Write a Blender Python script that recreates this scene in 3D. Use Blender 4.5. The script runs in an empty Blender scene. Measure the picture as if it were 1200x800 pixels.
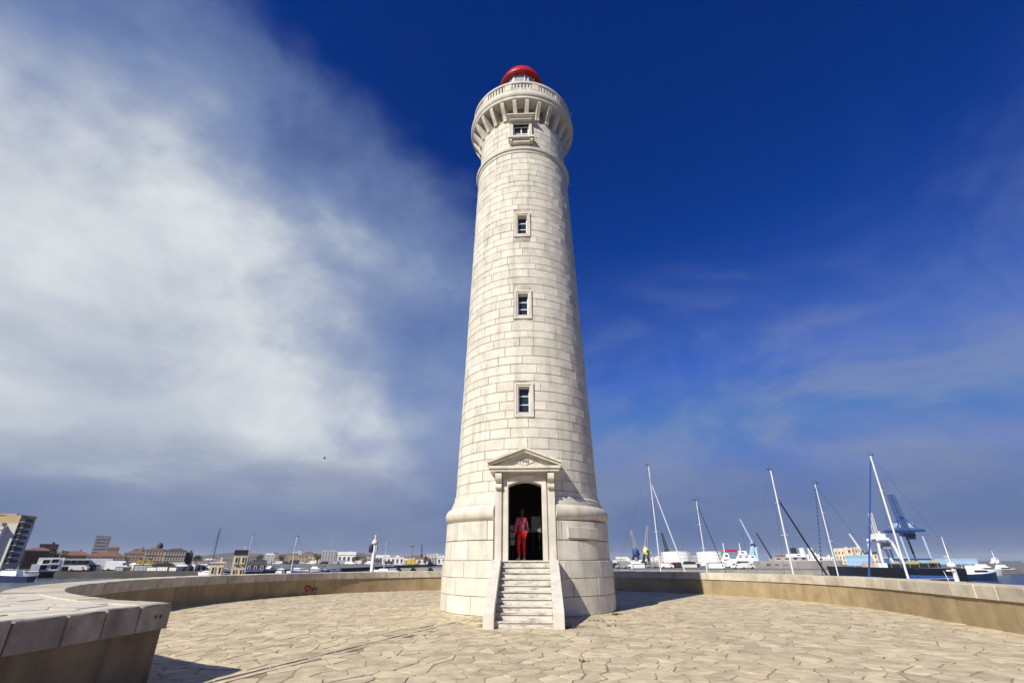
import bpy, bmesh, math, random
from mathutils import Vector, Matrix
from math import radians as R, sin, cos, tan, pi, sqrt, atan2, asin
random.seed(7)
S = bpy.context.scene
COL = S.collection

# ------------------------------------------------------------------ camera
EYE = 1.65
FPX = 560.0                       # focal length in pixels of a 1200 px wide frame
PITCH = math.atan(256.5 / FPX)
cam = bpy.data.cameras.new('camera'); co = bpy.data.objects.new('camera', cam); COL.objects.link(co)
cam.sensor_width = 36; cam.sensor_fit = 'HORIZONTAL'; cam.lens = 36 * FPX / 1200
cam.clip_start = 0.1; cam.clip_end = 40000
co.location = (0, 0, EYE); co.rotation_euler = (pi / 2 + PITCH, 0, 0)
S.camera = co

# ------------------------------------------------------------------ sky, sun, exposure
SUN_EL, SUN_AZ = R(38), R(37)     # the sun stands behind the camera to the left
sdir = Vector((-sin(SUN_AZ) * cos(SUN_EL), -cos(SUN_AZ) * cos(SUN_EL), sin(SUN_EL)))
sl = bpy.data.lights.new('sun', 'SUN'); so = bpy.data.objects.new('sun', sl); COL.objects.link(so)
sl.energy = 5.0; sl.angle = R(0.53); sl.color = (1.0, 0.95, 0.86)
so.rotation_euler = (-sdir).to_track_quat('-Z', 'Y').to_euler(); so.location = (-30, -40, 60)

world = bpy.data.worlds.new('World'); S.world = world; world.use_nodes = True
def build_world():
    nt = world.node_tree; N = nt.nodes; L = nt.links; N.clear()
    def node(t, **k):
        n = N.new(t)
        for a, b in k.items(): setattr(n, a, b)
        return n
    def mth(op, a, b=None, c=None):
        n = node('ShaderNodeMath', operation=op)
        for i, x in enumerate((a, b, c)):
            if x is None: continue
            if isinstance(x, (int, float)): n.inputs[i].default_value = x
            else: L.new(x, n.inputs[i])
        return n.outputs[0]
    def mix(f, a, b):
        n = node('ShaderNodeMix', data_type='RGBA')
        for i, x in ((0, f), (6, a), (7, b)):
            if isinstance(x, (int, float)): n.inputs[i].default_value = x
            elif isinstance(x, tuple): n.inputs[i].default_value = x + (1,)
            else: L.new(x, n.inputs[i])
        return n.outputs[2]
    def ramp(x, lo, hi, a=0.0, b=1.0):
        n = node('ShaderNodeMapRange', interpolation_type='SMOOTHSTEP')
        L.new(x, n.inputs[0])
        for i, v in zip((1, 2, 3, 4), (lo, hi, a, b)): n.inputs[i].default_value = v
        return n.outputs[0]
    out = node('ShaderNodeOutputWorld'); bg = node('ShaderNodeBackground'); L.new(bg.outputs[0], out.inputs[0])
    bg.inputs[1].default_value = 0.1
    tc = node('ShaderNodeTexCoord'); sky = node('ShaderNodeTexSky', sky_type='NISHITA')
    sky.sun_disc = False; sky.sun_elevation = SUN_EL; sky.sun_rotation = SUN_AZ + pi
    sky.air_density = 1.0; sky.dust_density = 0.3; sky.ozone_density = 3.0; sky.altitude = 0
    hs = node('ShaderNodeHueSaturation'); hs.inputs['Hue'].default_value = HUE; hs.inputs['Saturation'].default_value = SAT; hs.inputs['Value'].default_value = VAL
    L.new(sky.outputs[0], hs.inputs['Color'])
    gm = node('ShaderNodeGamma'); gm.inputs[1].default_value = GAM; L.new(hs.outputs[0], gm.inputs[0])
    cap = node('ShaderNodeVectorMath', operation='MINIMUM'); L.new(gm.outputs[0], cap.inputs[0]); cap.inputs[1].default_value = (0.90, 1.75, 4.0)
    tn = node('ShaderNodeVectorMath', operation='MULTIPLY'); L.new(cap.outputs[0], tn.inputs[0]); tn.inputs[1].default_value = (0.66, 0.82, 1.12)
    base = tn.outputs[0]
    v = tc.outputs['Generated']
    sep = node('ShaderNodeSeparateXYZ'); L.new(v, sep.inputs[0])
    def noise(scale, det, rough, off, st=(1, 1, 1), dist=0.0):
        mp = node('ShaderNodeMapping'); mp.inputs['Location'].default_value = off; mp.inputs['Scale'].default_value = st
        L.new(v, mp.inputs['Vector'])
        n = node('ShaderNodeTexNoise'); L.new(mp.outputs[0], n.inputs['Vector'])
        n.inputs['Scale'].default_value = scale; n.inputs['Detail'].default_value = det
        n.inputs['Roughness'].default_value = rough; n.inputs['Distortion'].default_value = dist
        return n.outputs[0]
    n1 = noise(2.3, 6, 0.5, (0.3, 1.7, 0.2), (1, 1, 1.25), 0.12)
    n2 = noise(5.5, 9, 0.56, (3.1, 0.4, 2.2), (1, 1, 1.4), 0.2)
    # one large bank of cloud: everything on the left of a slanting front
    dp = node('ShaderNodeVectorMath', operation='DOT_PRODUCT'); L.new(v, dp.inputs[0]); dp.inputs[1].default_value = CN
    side = mth('ADD', dp.outputs['Value'], -CD)
    s1 = mth('ADD', side, mth('MULTIPLY', mth('ADD', n1, -0.5), 0.52))
    s1 = mth('ADD', s1, mth('MULTIPLY', mth('ADD', n2, -0.5), 0.19))
    thin = ramp(s1, -0.15, 0.08, 0.0, 0.80)
    thick = ramp(s1, 0.03, 0.27, 0.0, 1.0)
    tex = ramp(mth('ADD', mth('MULTIPLY', n1, 0.6), mth('MULTIPLY', n2, 0.4)), 0.32, 0.66)
    ccol = mix(tex, CLOUD_D, CLOUD_L)
    c = mix(thin, base, CLOUD_T)
    c = mix(mth('MULTIPLY', thick, 0.93), c, ccol)
    # faint wisps everywhere else
    n3 = noise(2.1, 8, 0.6, (7.3, 2.2, 0.9), (1, 1, 1.9), 0.7)
    w = ramp(n3, 0.46, 0.74, 0.0, 0.50)
    w = mth('MULTIPLY', w, ramp(sep.outputs[2], 0.70, 0.22))
    c = mix(w, c, WISP)
    veil = mth('MULTIPLY', ramp(sep.outputs[2], 0.60, 0.10, 0.0, 0.92), ramp(n3, 0.34, 0.64, 0.28, 1.0))
    c = mix(mth('MULTIPLY', veil, mth('SUBTRACT', 1.0, thick)), c, WISP)
    # low bank of distant sea mist along the whole horizon
    n4 = noise(3.2, 7, 0.55, (1.9, 5.2, 0.4), (1, 1, 4.0), 0.4)
    hz = mth('ADD', sep.outputs[2], mth('MULTIPLY', mth('ADD', n4, -0.5), -0.20))
    mist = ramp(hz, 0.215, 0.085, 0.0, 0.80)
    c = mix(mist, c, mix(ramp(n4, 0.36, 0.66), MIST_D, MIST_L))
    low = ramp(sep.outputs[2], 0.13, 0.0, 0.0, 0.7)
    c = mix(low, c, MIST_H)
    L.new(c, bg.inputs[0])
# world colours are ten times the radiance, the background strength is 0.1
HUE, SAT, VAL, GAM = 0.510, 1.40, 0.61, 1.26
CN, CD = (-0.75, 0.62, -0.10), 0.565
CLOUD_L = (6.7, 6.95, 7.0); CLOUD_D = (3.9, 4.35, 5.1); CLOUD_T = (1.75, 2.45, 4.1)
WISP = (1.9, 2.4, 4.0); MIST_D = (0.85, 1.4, 3.0); MIST_L = (1.5, 1.95, 3.3); MIST_H = (0.8, 1.3, 2.7)
build_world()
vs = S.view_settings
vs.view_transform = 'Standard'; vs.look = 'None'; vs.gamma = 1; vs.exposure = 0.25; vs.use_curve_mapping = False
S.cycles.max_bounces = 6; S.cycles.volume_bounces = 0

# ------------------------------------------------------------------ materials
def mat(name, col, rough=0.85, var=0.18, scale=3.0, bump=0.0, bscale=40.0, metal=0.0, rnd=0.0, attr=False,
        streak=0.0, stain=None, stain_amt=0.0, spec=0.3, stretch=(1, 1, 1)):
    m = bpy.data.materials.new(name); m.use_nodes = True
    nt = m.node_tree; N = nt.nodes; L = nt.links
    b = N['Principled BSDF']; b.inputs['Roughness'].default_value = rough; b.inputs['Metallic'].default_value = metal
    b.inputs['Specular IOR Level'].default_value = spec
    geo = N.new('ShaderNodeNewGeometry'); pos = geo.outputs['Position']
    mp = N.new('ShaderNodeMapping'); mp.inputs['Scale'].default_value = stretch; L.new(pos, mp.inputs['Vector'])
    def noise(sc, det=6, ro=0.6, vec=None):
        n = N.new('ShaderNodeTexNoise'); n.inputs['Scale'].default_value = sc; n.inputs['Detail'].default_value = det
        n.inputs['Roughness'].default_value = ro; L.new(vec or mp.outputs[0], n.inputs['Vector']); return n.outputs[0]
    def rng(x, a, b_, c, d):
        n = N.new('ShaderNodeMapRange'); L.new(x, n.inputs[0])
        for i, v in zip((1, 2, 3, 4), (a, b_, c, d)): n.inputs[i].default_value = v
        return n.outputs[0]
    def mul(colsock, valsock):
        n = N.new('ShaderNodeVectorMath'); n.operation = 'SCALE'
        L.new(colsock, n.inputs[0]); L.new(valsock, n.inputs['Scale']); return n.outputs[0]
    rgb = N.new('ShaderNodeRGB'); rgb.outputs[0].default_value = tuple(col) + (1,)
    c = rgb.outputs[0]
    if stain is not None:
        mx = N.new('ShaderNodeMix'); mx.data_type = 'RGBA'; L.new(c, mx.inputs[6]); mx.inputs[7].default_value = tuple(stain) + (1,)
        L.new(rng(noise(scale * 0.35, 8, 0.65), 0.48, 0.72, 0.0, stain_amt), mx.inputs[0]); c = mx.outputs[2]
    if var: c = mul(c, rng(noise(scale), 0.3, 0.7, 1 - var, 1 + var))
    if streak:
        m2 = N.new('ShaderNodeMapping'); m2.inputs['Scale'].default_value = (3.2, 3.2, 0.16); L.new(pos, m2.inputs['Vector'])
        c = mul(c, rng(noise(1.0, 7, 0.6, m2.outputs[0]), 0.52, 0.75, 1.0, 1 - streak))
    if rnd:
        if attr:
            a = N.new('ShaderNodeAttribute'); a.attribute_name = 'rnd'; r_ = a.outputs['Fac']
        else:
            a = N.new('ShaderNodeObjectInfo'); r_ = a.outputs['Random']
        c = mul(c, rng(r_, 0, 1, 1 - rnd, 1 + rnd * 0.6))
    L.new(c, b.inputs['Base Color'])
    if bump:
        bn = N.new('ShaderNodeBump'); bn.inputs['Strength'].default_value = 1.0; bn.inputs['Distance'].default_value = bump
        L.new(noise(bscale, 6, 0.65, pos), bn.inputs['Height']); L.new(bn.outputs[0], b.inputs['Normal'])
    return m
M = {}
STONE = (0.64, 0.595, 0.495)
M['stone'] = mat('limestone', STONE, 0.92, 0.13, 2.3, 0.012, 9, rnd=0.085, streak=0.34, stain=(0.40, 0.36, 0.29), stain_amt=0.42)
M['stone_j'] = mat('limestone_courses', STONE, 0.92, 0.13, 2.3, 0.012, 9, rnd=0.085, attr=True, streak=0.34, stain=(0.40, 0.36, 0.29), stain_amt=0.42)
M['trim'] = mat('dressed_limestone', (0.61, 0.565, 0.475), 0.9, 0.10, 2.5, 0.005, 20, streak=0.28, stain=(0.40, 0.355, 0.285), stain_amt=0.4)
M['step'] = mat('worn_step_stone', (0.60, 0.56, 0.48), 0.9, 0.14, 8.0, 0.004, 40, stain=(0.16, 0.135, 0.105), stain_amt=1.0, stretch=(1, 1, 4))
M['mortar'] = mat('mortar', (0.45, 0.405, 0.33), 0.95, 0.55, 1.4, 0.003, 60)
PV = dict(rough=0.92, var=0.24, scale=3.2, bump=0.014, bscale=9, rnd=0.20, stain=(0.38, 0.315, 0.21), stain_amt=0.7)
M['pave'] = mat('paving_stone', (0.545, 0.455, 0.298), **PV)
M['pave_j'] = mat('paving_stone_field', (0.545, 0.455, 0.298), attr=True, **PV)
M['joint'] = mat('paving_mortar', (0.235, 0.19, 0.122), 0.95, 0.35, 1.1, 0.006, 18, stain=(0.44, 0.365, 0.245), stain_amt=0.9)
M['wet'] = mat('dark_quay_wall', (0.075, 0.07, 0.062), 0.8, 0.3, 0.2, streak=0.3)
M['plaster'] = mat('ochre_render', (0.37, 0.28, 0.155), 0.93, 0.20, 1.4, 0.010, 9, streak=0.3, stain=(0.23, 0.17, 0.10), stain_amt=0.8)
M['coping'] = mat('coping_stone', (0.54, 0.48, 0.37), 0.92, 0.16, 2.8, 0.008, 14, rnd=0.16, stain=(0.27, 0.235, 0.18), stain_amt=0.7)
M['facing'] = mat('shade_dark_facing_stone', (0.33, 0.29, 0.25), 0.92, 0.22, 3.0, 0.008, 14, rnd=0.18, streak=0.3, stain=(0.17, 0.145, 0.12), stain_amt=0.7)  # coping stone with the shade of the near-left face put into its colour
M['shaded_render'] = mat('shade_dark_render', (0.21, 0.16, 0.10), 0.93, 0.25, 1.4, 0.012, 8, streak=0.35, stain=(0.12, 0.09, 0.06), stain_amt=0.8)  # parapet render darkened in colour to deepen the shade on the near-left wall
M['slab'] = mat('pale_top_slab', (0.62, 0.565, 0.455), 0.92, 0.14, 2.6, 0.006, 14, rnd=0.10, stain=(0.44, 0.385, 0.29), stain_amt=0.5)
M['concrete'] = mat('quay_concrete', (0.31, 0.285, 0.24), 0.92, 0.25, 0.3, 0, streak=0.3)
M['asphalt'] = mat('quay_asphalt', (0.16, 0.155, 0.15), 0.92, 0.25, 0.08)
M['red'] = mat('red_enamel', (0.46, 0.012, 0.010), 0.33, 0.16, 2.6, 0.004, 6, streak=0.25, spec=0.5)
M['white'] = mat('white_paint', (0.78, 0.78, 0.76), 0.45, 0.07, 0.7, spec=0.4)
M['boat'] = mat('white_gelcoat', (0.80, 0.80, 0.79), 0.3, 0.05, 0.5, spec=0.5)
M['alu'] = mat('mast_aluminium', (0.74, 0.74, 0.73), 0.4, 0.06, 1.0, metal=0.15)
M['dark'] = mat('dark_metal', (0.03, 0.032, 0.036), 0.5, 0.2, 2.0)
M['black'] = mat('black_hull', (0.014, 0.016, 0.022), 0.35, 0.2, 0.6, spec=0.5)
M['navy'] = mat('navy_paint', (0.018, 0.035, 0.10), 0.35, 0.15, 0.8, spec=0.5)
M['blue'] = mat('blue_crane_paint', (0.025, 0.075, 0.24), 0.45, 0.12, 0.4)
M['sky_blue'] = mat('light_blue_cladding', (0.25, 0.42, 0.58), 0.55, 0.1, 0.1)
M['canvas'] = mat('blue_canvas', (0.02, 0.07, 0.26), 0.8, 0.12, 3.0)
M['ppaint'] = mat('pale_blue_paint', (0.36, 0.50, 0.64), 0.5, 0.1, 0.4)
M['yellow'] = mat('yellow_paint', (0.62, 0.43, 0.05), 0.5, 0.12, 0.8)
M['lemon'] = mat('pale_yellow_paint', (0.66, 0.60, 0.22), 0.5, 0.12, 0.8)
M['grey'] = mat('grey_paint', (0.30, 0.31, 0.33), 0.55, 0.12, 0.5)
M['hull_grey'] = mat('weathered_grey_hull', (0.36, 0.34, 0.315), 0.7, 0.18, 0.2, streak=0.2)
M['cream'] = mat('cream_render', (0.62, 0.54, 0.36), 0.85, 0.1, 0.3)
M['ochre'] = mat('ochre_facade', (0.34, 0.265, 0.175), 0.9, 0.2, 0.3)
M['tan'] = mat('tan_facade', (0.50, 0.36, 0.20), 0.9, 0.12, 0.2)
M['brown'] = mat('brown_facade', (0.24, 0.185, 0.145), 0.9, 0.2, 0.2)
M['umber'] = mat('dark_brown_facade', (0.115, 0.09, 0.078), 0.9, 0.25, 0.2)
M['pale'] = mat('pale_render', (0.62, 0.58, 0.52), 0.9, 0.1, 0.2)
M['pinkish'] = mat('salmon_render', (0.56, 0.38, 0.27), 0.9, 0.1, 0.2)
M['greyw'] = mat('grey_render', (0.40, 0.40, 0.41), 0.9, 0.12, 0.2)
M['tile'] = mat('terracotta_tiles', (0.20, 0.105, 0.07), 0.9, 0.3, 0.5)
M['slate'] = mat('slate_roof', (0.06, 0.062, 0.07), 0.7, 0.2, 0.5)
M['rubber'] = mat('tyre_rubber', (0.02, 0.02, 0.02), 0.8, 0.1, 2.0)
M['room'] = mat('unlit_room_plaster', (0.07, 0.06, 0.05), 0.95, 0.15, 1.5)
M['weed'] = mat('weed_leaf', (0.075, 0.085, 0.025), 0.8, 0.3, 9.0)
M['paper'] = mat('printed_paper', (0.20, 0.20, 0.19), 0.7, 0.35, 14.0)
M['hill'] = mat('scrub_hillside', (0.07, 0.085, 0.07), 0.95, 0.3, 0.004)
M['rock'] = mat('breakwater_rock', (0.30, 0.275, 0.235), 0.95, 0.25, 0.3)
def glass(name, col=(0.02, 0.03, 0.04), rough=0.08):
    m = mat(name, col, rough, 0.1, 0.4, spec=0.6); return m
M['glass'] = glass('window_glass')
M['shutter'] = mat('window_recess', (0.045, 0.04, 0.038), 0.7, 0.3, 0.3)
def clear_glass():
    m = bpy.data.materials.new('lantern_glass'); m.use_nodes = True; nt = m.node_tree; b = nt.nodes['Principled BSDF']
    b.inputs['Base Color'].default_value = (0.75, 0.8, 0.82, 1); b.inputs['Roughness'].default_value = 0.12
    b.inputs['Transmission Weight'].default_value = 0.6; b.inputs['IOR'].default_value = 1.2
    return m
M['clear'] = clear_glass()
def water_mat():
    m = bpy.data.materials.new('harbour_water'); m.use_nodes = True; nt = m.node_tree; N = nt.nodes; L = nt.links
    b = N['Principled BSDF']; b.inputs['Base Color'].default_value = (0.012, 0.03, 0.05, 1); b.inputs['Roughness'].default_value = 0.16
    b.inputs['Specular IOR Level'].default_value = 0.5
    g = N.new('ShaderNodeNewGeometry')
    h = None
    for sc, st in ((0.55, 1.0), (2.3, 0.4)):
        n = N.new('ShaderNodeTexNoise'); n.inputs['Scale'].default_value = sc; n.inputs['Detail'].default_value = 5
        L.new(g.outputs['Position'], n.inputs['Vector'])
        k = N.new('ShaderNodeMath'); k.operation = 'MULTIPLY_ADD'; L.new(n.outputs[0], k.inputs[0]); k.inputs[1].default_value = st
        if h is not None: L.new(h, k.inputs[2])
        else: k.inputs[2].default_value = 0
        h = k.outputs[0]
    bp = N.new('ShaderNodeBump'); bp.inputs['Distance'].default_value = 0.5; bp.inputs['Strength'].default_value = 0.8
    L.new(h, bp.inputs['Height']); L.new(bp.outputs[0], b.inputs['Normal'])
    return m
M['water'] = water_mat()

# ------------------------------------------------------------------ mesh helpers
class MB:
    def __init__(s): s.v = []; s.f = []; s.m = []
    def add(s, vs_, fs, mi=0, T=None):
        o = len(s.v)
        s.v += [tuple(T @ Vector(p)) if T is not None else tuple(p) for p in vs_]
        s.f += [tuple(o + i for i in f) for f in fs]; s.m += [mi] * len(fs); return s
    def box(s, c, d, mi=0, rz=0.0, T=None, bev=0.0):
        x, y, z = (k / 2 for k in d)
        Q = Matrix.Translation(c) @ Matrix.Rotation(rz, 4, 'Z')
        if T is not None: Q = T @ Q
        vs_ = [(-x, -y, -z), (x, -y, -z), (x, y, -z), (-x, y, -z), (-x, -y, z), (x, -y, z), (x, y, z), (-x, y, z)]
        return s.add(vs_, [(3, 2, 1, 0), (4, 5, 6, 7), (0, 1, 5, 4), (1, 2, 6, 5), (2, 3, 7, 6), (3, 0, 4, 7)], mi, Q)
    def tube(s, a, b, r0, r1=None, n=8, mi=0, T=None):
        r1 = r0 if r1 is None else r1
        a = Vector(a); b = Vector(b); q = (b - a).to_track_quat('Z', 'Y')
        vs_ = []
        for p, r in ((a, r0), (b, r1)):
            for i in range(n):
                t = 2 * pi * i / n; vs_.append(p + q @ Vector((r * cos(t), r * sin(t), 0)))
        fs = [(i, (i + 1) % n, n + (i + 1) % n, n + i) for i in range(n)] + [tuple(range(n - 1, -1, -1)), tuple(range(n, 2 * n))]
        return s.add(vs_, fs, mi, T)
    def lathe(s, prof, n=64, a0=0.0, a1=2 * pi, mi=0, T=None):
        full = abs(a1 - a0 - 2 * pi) < 1e-6; k = n if full else n + 1; m = len(prof)
        vs_ = [(r * sin(a0 + (a1 - a0) * i / n), -r * cos(a0 + (a1 - a0) * i / n), z) for i in range(k) for r, z in prof]
        fs = []
        for i in range(n):
            j = (i + 1) % k
            for q in range(m - 1): fs.append((i * m + q, j * m + q, j * m + q + 1, i * m + q + 1))
        if not full: fs += [tuple(range(m)), tuple(reversed(range(n * m, n * m + m)))]
        return s.add(vs_, fs, mi, T)
    def prism(s, poly, z0, z1, mi=0, T=None):
        n = len(poly)
        vs_ = [(x, y, z0) for x, y in poly] + [(x, y, z1) for x, y in poly]
        fs = [(i, (i + 1) % n, n + (i + 1) % n, n + i) for i in range(n)] + [tuple(range(n - 1, -1, -1)), tuple(range(n, 2 * n))]
        return s.add(vs_, fs, mi, T)
    def mesh(s, name, mats, smooth=None, fix=True):
        me = bpy.data.meshes.new(name); me.from_pydata(s.v, [], s.f)
        if not isinstance(mats, (list, tuple)): mats = [mats]
        for m in mats: me.materials.append(M[m] if isinstance(m, str) else m)
        if len(mats) > 1: me.polygons.foreach_set('material_index', s.m)
        if fix:
            bm = bmesh.new(); bm.from_mesh(me); bmesh.ops.recalc_face_normals(bm, faces=bm.faces); bm.to_mesh(me); bm.free()
        if smooth is not None:
            me.polygons.foreach_set('use_smooth', [True] * len(me.polygons)); me.set_sharp_from_angle(angle=R(smooth))
        me.update(); return me
    def build(s, name, mats, parent=None, smooth=None, fix=True, loc=None, rz=0.0):
        o = bpy.data.objects.new(name, s.mesh(name, mats, smooth, fix)); COL.objects.link(o)
        if parent is not None: o.parent = parent
        if loc is not None: o.location = loc
        if rz: o.rotation_euler.z = rz
        return o
def link(name, me, parent=None, loc=None, rz=0.0):
    o = bpy.data.objects.new(name, me); COL.objects.link(o)
    if parent is not None: o.parent = parent
    if loc is not None: o.location = loc
    if rz: o.rotation_euler.z = rz
    return o
def tag(o, label, cat, group=None):
    o['label'] = label; o['category'] = cat
    if group: o['group'] = group
    return o
def thing(name, label, cat, loc=(0, 0, 0), rz=0.0, group=None):
    o = bpy.data.objects.new(name, None); COL.objects.link(o); o.location = loc; o.rotation_euler.z = rz; o.empty_display_size = 0.5
    return tag(o, label, cat, group)
def structure(o): o['kind'] = 'structure'; return o
def stuff(o): o['kind'] = 'stuff'; return o
def set_rnd(me, vals):
    a = me.attributes.new('rnd', 'FLOAT', 'FACE'); a.data.foreach_set('value', vals)
# real places from the survey of the view: a bearing (column px at row py) and a distance d along the view's ground axis
CPT, SPT = cos(PITCH), sin(PITCH)
def fw(py): return FPX * CPT + SPT * (py - 400)
def lat(px, d, py=657.0): return (px - 600) / fw(py) * d
def zat(py, d): return EYE + (FPX * SPT - CPT * (py - 400)) / fw(py) * d
WZ = -2.6      # water level
HAZE = 0.00006
QZ = -1.2      # quay level
# ================================================================== the setting: water, mole, plaza
TX, TY = 0.6, 20.8            # lighthouse axis
RC = (0.2, 20.6); RR = 13.35  # ring of the parapet
WH = 1.05                     # parapet height
mb = MB(); mb.add([(-14000, -2800, WZ), (14000, -2800, WZ), (14000, 12800, WZ), (-14000, 12800, WZ)], [(0, 1, 2, 3)])
structure(mb.build('sea', 'water', fix=False))

def arc(r, b0, b1, n):        # bearings measured clockwise from straight ahead (+Y)
    return [(RC[0] + r * sin(b0 + (b1 - b0) * i / n), RC[1] + r * cos(b0 + (b1 - b0) * i / n)) for i in range(n + 1)]
P = (-5.30, 8.45)
bP = atan2(P[0] - RC[0], P[1] - RC[1])            # about -155 deg
rP = math.hypot(P[0] - RC[0], P[1] - RC[1])
bE = R(100)                                        # the right side leaves the ring here and runs on straight
near = [(-6.75, -14.0), (-5.75, 1.6), (-5.46, 5.9)]
ring = arc(rP, bP, bE, 150)
tail = [(ring[-1][0] - 0.1763 * k, ring[-1][1] - k) for k in (4.0, 10.0, 22.0)] + [(ring[-1][0] - 3.88, -14.0)]
inner = near + ring + tail
# mole body: apron outside the parapet down into the water
ap = arc(RR + 4.0, R(-128), R(105), 90)
mole_poly = [(-14.0, -40.0), (-14.0, 7.5)] + ap + [(17.0, 8.0), (16.5, -40.0)]
structure(MB().prism(mole_poly, WZ - 2.0, -0.45).build('mole', 'concrete'))
# plaza bed (mortar between the stones), fills the inside of the parapet
bed = inner
structure(MB().prism(bed, -0.44, -0.006).build('plaza', 'joint'))
plaza = bpy.data.objects['plaza']

def voronoi_cells(pts, nb_r, bounds):
    from collections import defaultdict
    g = defaultdict(list)
    for i, p in enumerate(pts): g[(int(p[0] // nb_r), int(p[1] // nb_r))].append(i)
    out = []
    for i, (px, py) in enumerate(pts):
        poly = [(px - nb_r, py - nb_r), (px + nb_r, py - nb_r), (px + nb_r, py + nb_r), (px - nb_r, py + nb_r)]
        cx, cy = int(px // nb_r), int(py // nb_r)
        cand = [j for a in (-2, -1, 0, 1, 2) for b in (-2, -1, 0, 1, 2) for j in g.get((cx + a, cy + b), ()) if j != i]
        for j in cand:
            qx, qy = pts[j]; nx, ny = qx - px, qy - py; mx, my = (px + qx) / 2, (py + qy) / 2
            new = []
            for k in range(len(poly)):
                a, b = poly[k], poly[(k + 1) % len(poly)]
                da = (a[0] - mx) * nx + (a[1] - my) * ny; db = (b[0] - mx) * nx + (b[1] - my) * ny
                if da <= 0: new.append(a)
                if da * db < 0:
                    t = da / (da - db); new.append((a[0] + (b[0] - a[0]) * t, a[1] + (b[1] - a[1]) * t))
            poly = new
            if len(poly) < 3: break
        out.append(poly)
    return out
def shrink(poly, g):
    # move every edge inwards by g and intersect again
    n = len(poly); cx = sum(p[0] for p in poly) / n; cy = sum(p[1] for p in poly) / n
    cur = [(p[0], p[1]) for p in poly]
    for k in range(n):
        a, b = poly[k], poly[(k + 1) % n]; ex, ey = b[0] - a[0], b[1] - a[1]; l = math.hypot(ex, ey)
        if l < 1e-6: continue
        nx, ny = ey / l, -ex / l
        if (cx - a[0]) * nx + (cy - a[1]) * ny > 0: nx, ny = -nx, -ny
        off = a[0] * nx + a[1] * ny - g
        new = []
        for q in range(len(cur)):
            p0, p1 = cur[q], cur[(q + 1) % len(cur)]
            d0 = p0[0] * nx + p0[1] * ny - off; d1 = p1[0] * nx + p1[1] * ny - off
            if d0 <= 0: new.append(p0)
            if d0 * d1 < 0:
                t = d0 / (d0 - d1); new.append((p0[0] + (p1[0] - p0[0]) * t, p0[1] + (p1[1] - p0[1]) * t))
        cur = new
        if len(cur) < 3: return None
    return cur
def clean(poly, rng_, cut=0.12):
    # drop tiny edges and clip the corners a little so that the stone looks hand-broken
    pts = [p for k, p in enumerate(poly) if math.hypot(p[0] - poly[k - 1][0], p[1] - poly[k - 1][1]) > 0.04]
    if len(pts) < 3: return None
    out = []
    for k in range(len(pts)):
        a, b, c = pts[k - 1], pts[k], pts[(k + 1) % len(pts)]
        t = cut * rng_.uniform(0.4, 1.3)
        out.append((b[0] + (a[0] - b[0]) * t, b[1] + (a[1] - b[1]) * t)); out.append((b[0] + (c[0] - b[0]) * t, b[1] + (c[1] - b[1]) * t))
    return out
def stone_geo(poly, z0, z1, c=0.003):
    n = len(poly); cx = sum(p[0] for p in poly) / n; cy = sum(p[1] for p in poly) / n
    ins = []
    for x, y in poly:
        l = math.hypot(x - cx, y - cy) or 1; k = max(0.0, 1 - c / l); ins.append((cx + (x - cx) * k, cy + (y - cy) * k))
    z0 = z1 - 0.012
    vs_ = [(x, y, z0) for x, y in poly] + [(x, y, z1) for x, y in ins]
    return vs_, [(i, (i + 1) % n, n + (i + 1) % n, n + i) for i in range(n)] + [tuple(range(n, 2 * n))]
DRAIN_A, DRAIN_B = (-4.55, 8.3), (-1.0, 17.9)
def ddist(p):
    ax, ay = DRAIN_A; bx, by = DRAIN_B; t = max(-0.2, min(1, ((p[0] - ax) * (bx - ax) + (p[1] - ay) * (by - ay)) / ((bx - ax) ** 2 + (by - ay) ** 2)))
    return math.hypot(p[0] - ax - t * (bx - ax), p[1] - ay - t * (by - ay))
def in_plaza(x, y):
    if math.hypot(x - RC[0], y - RC[1]) < RR + 0.25 and y > 6: return True
    if y <= 18.2 and -6.0 < x < 13.55 - 0.1763 * (18.2 - y) and y > 1.5: return True
    return False
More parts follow.
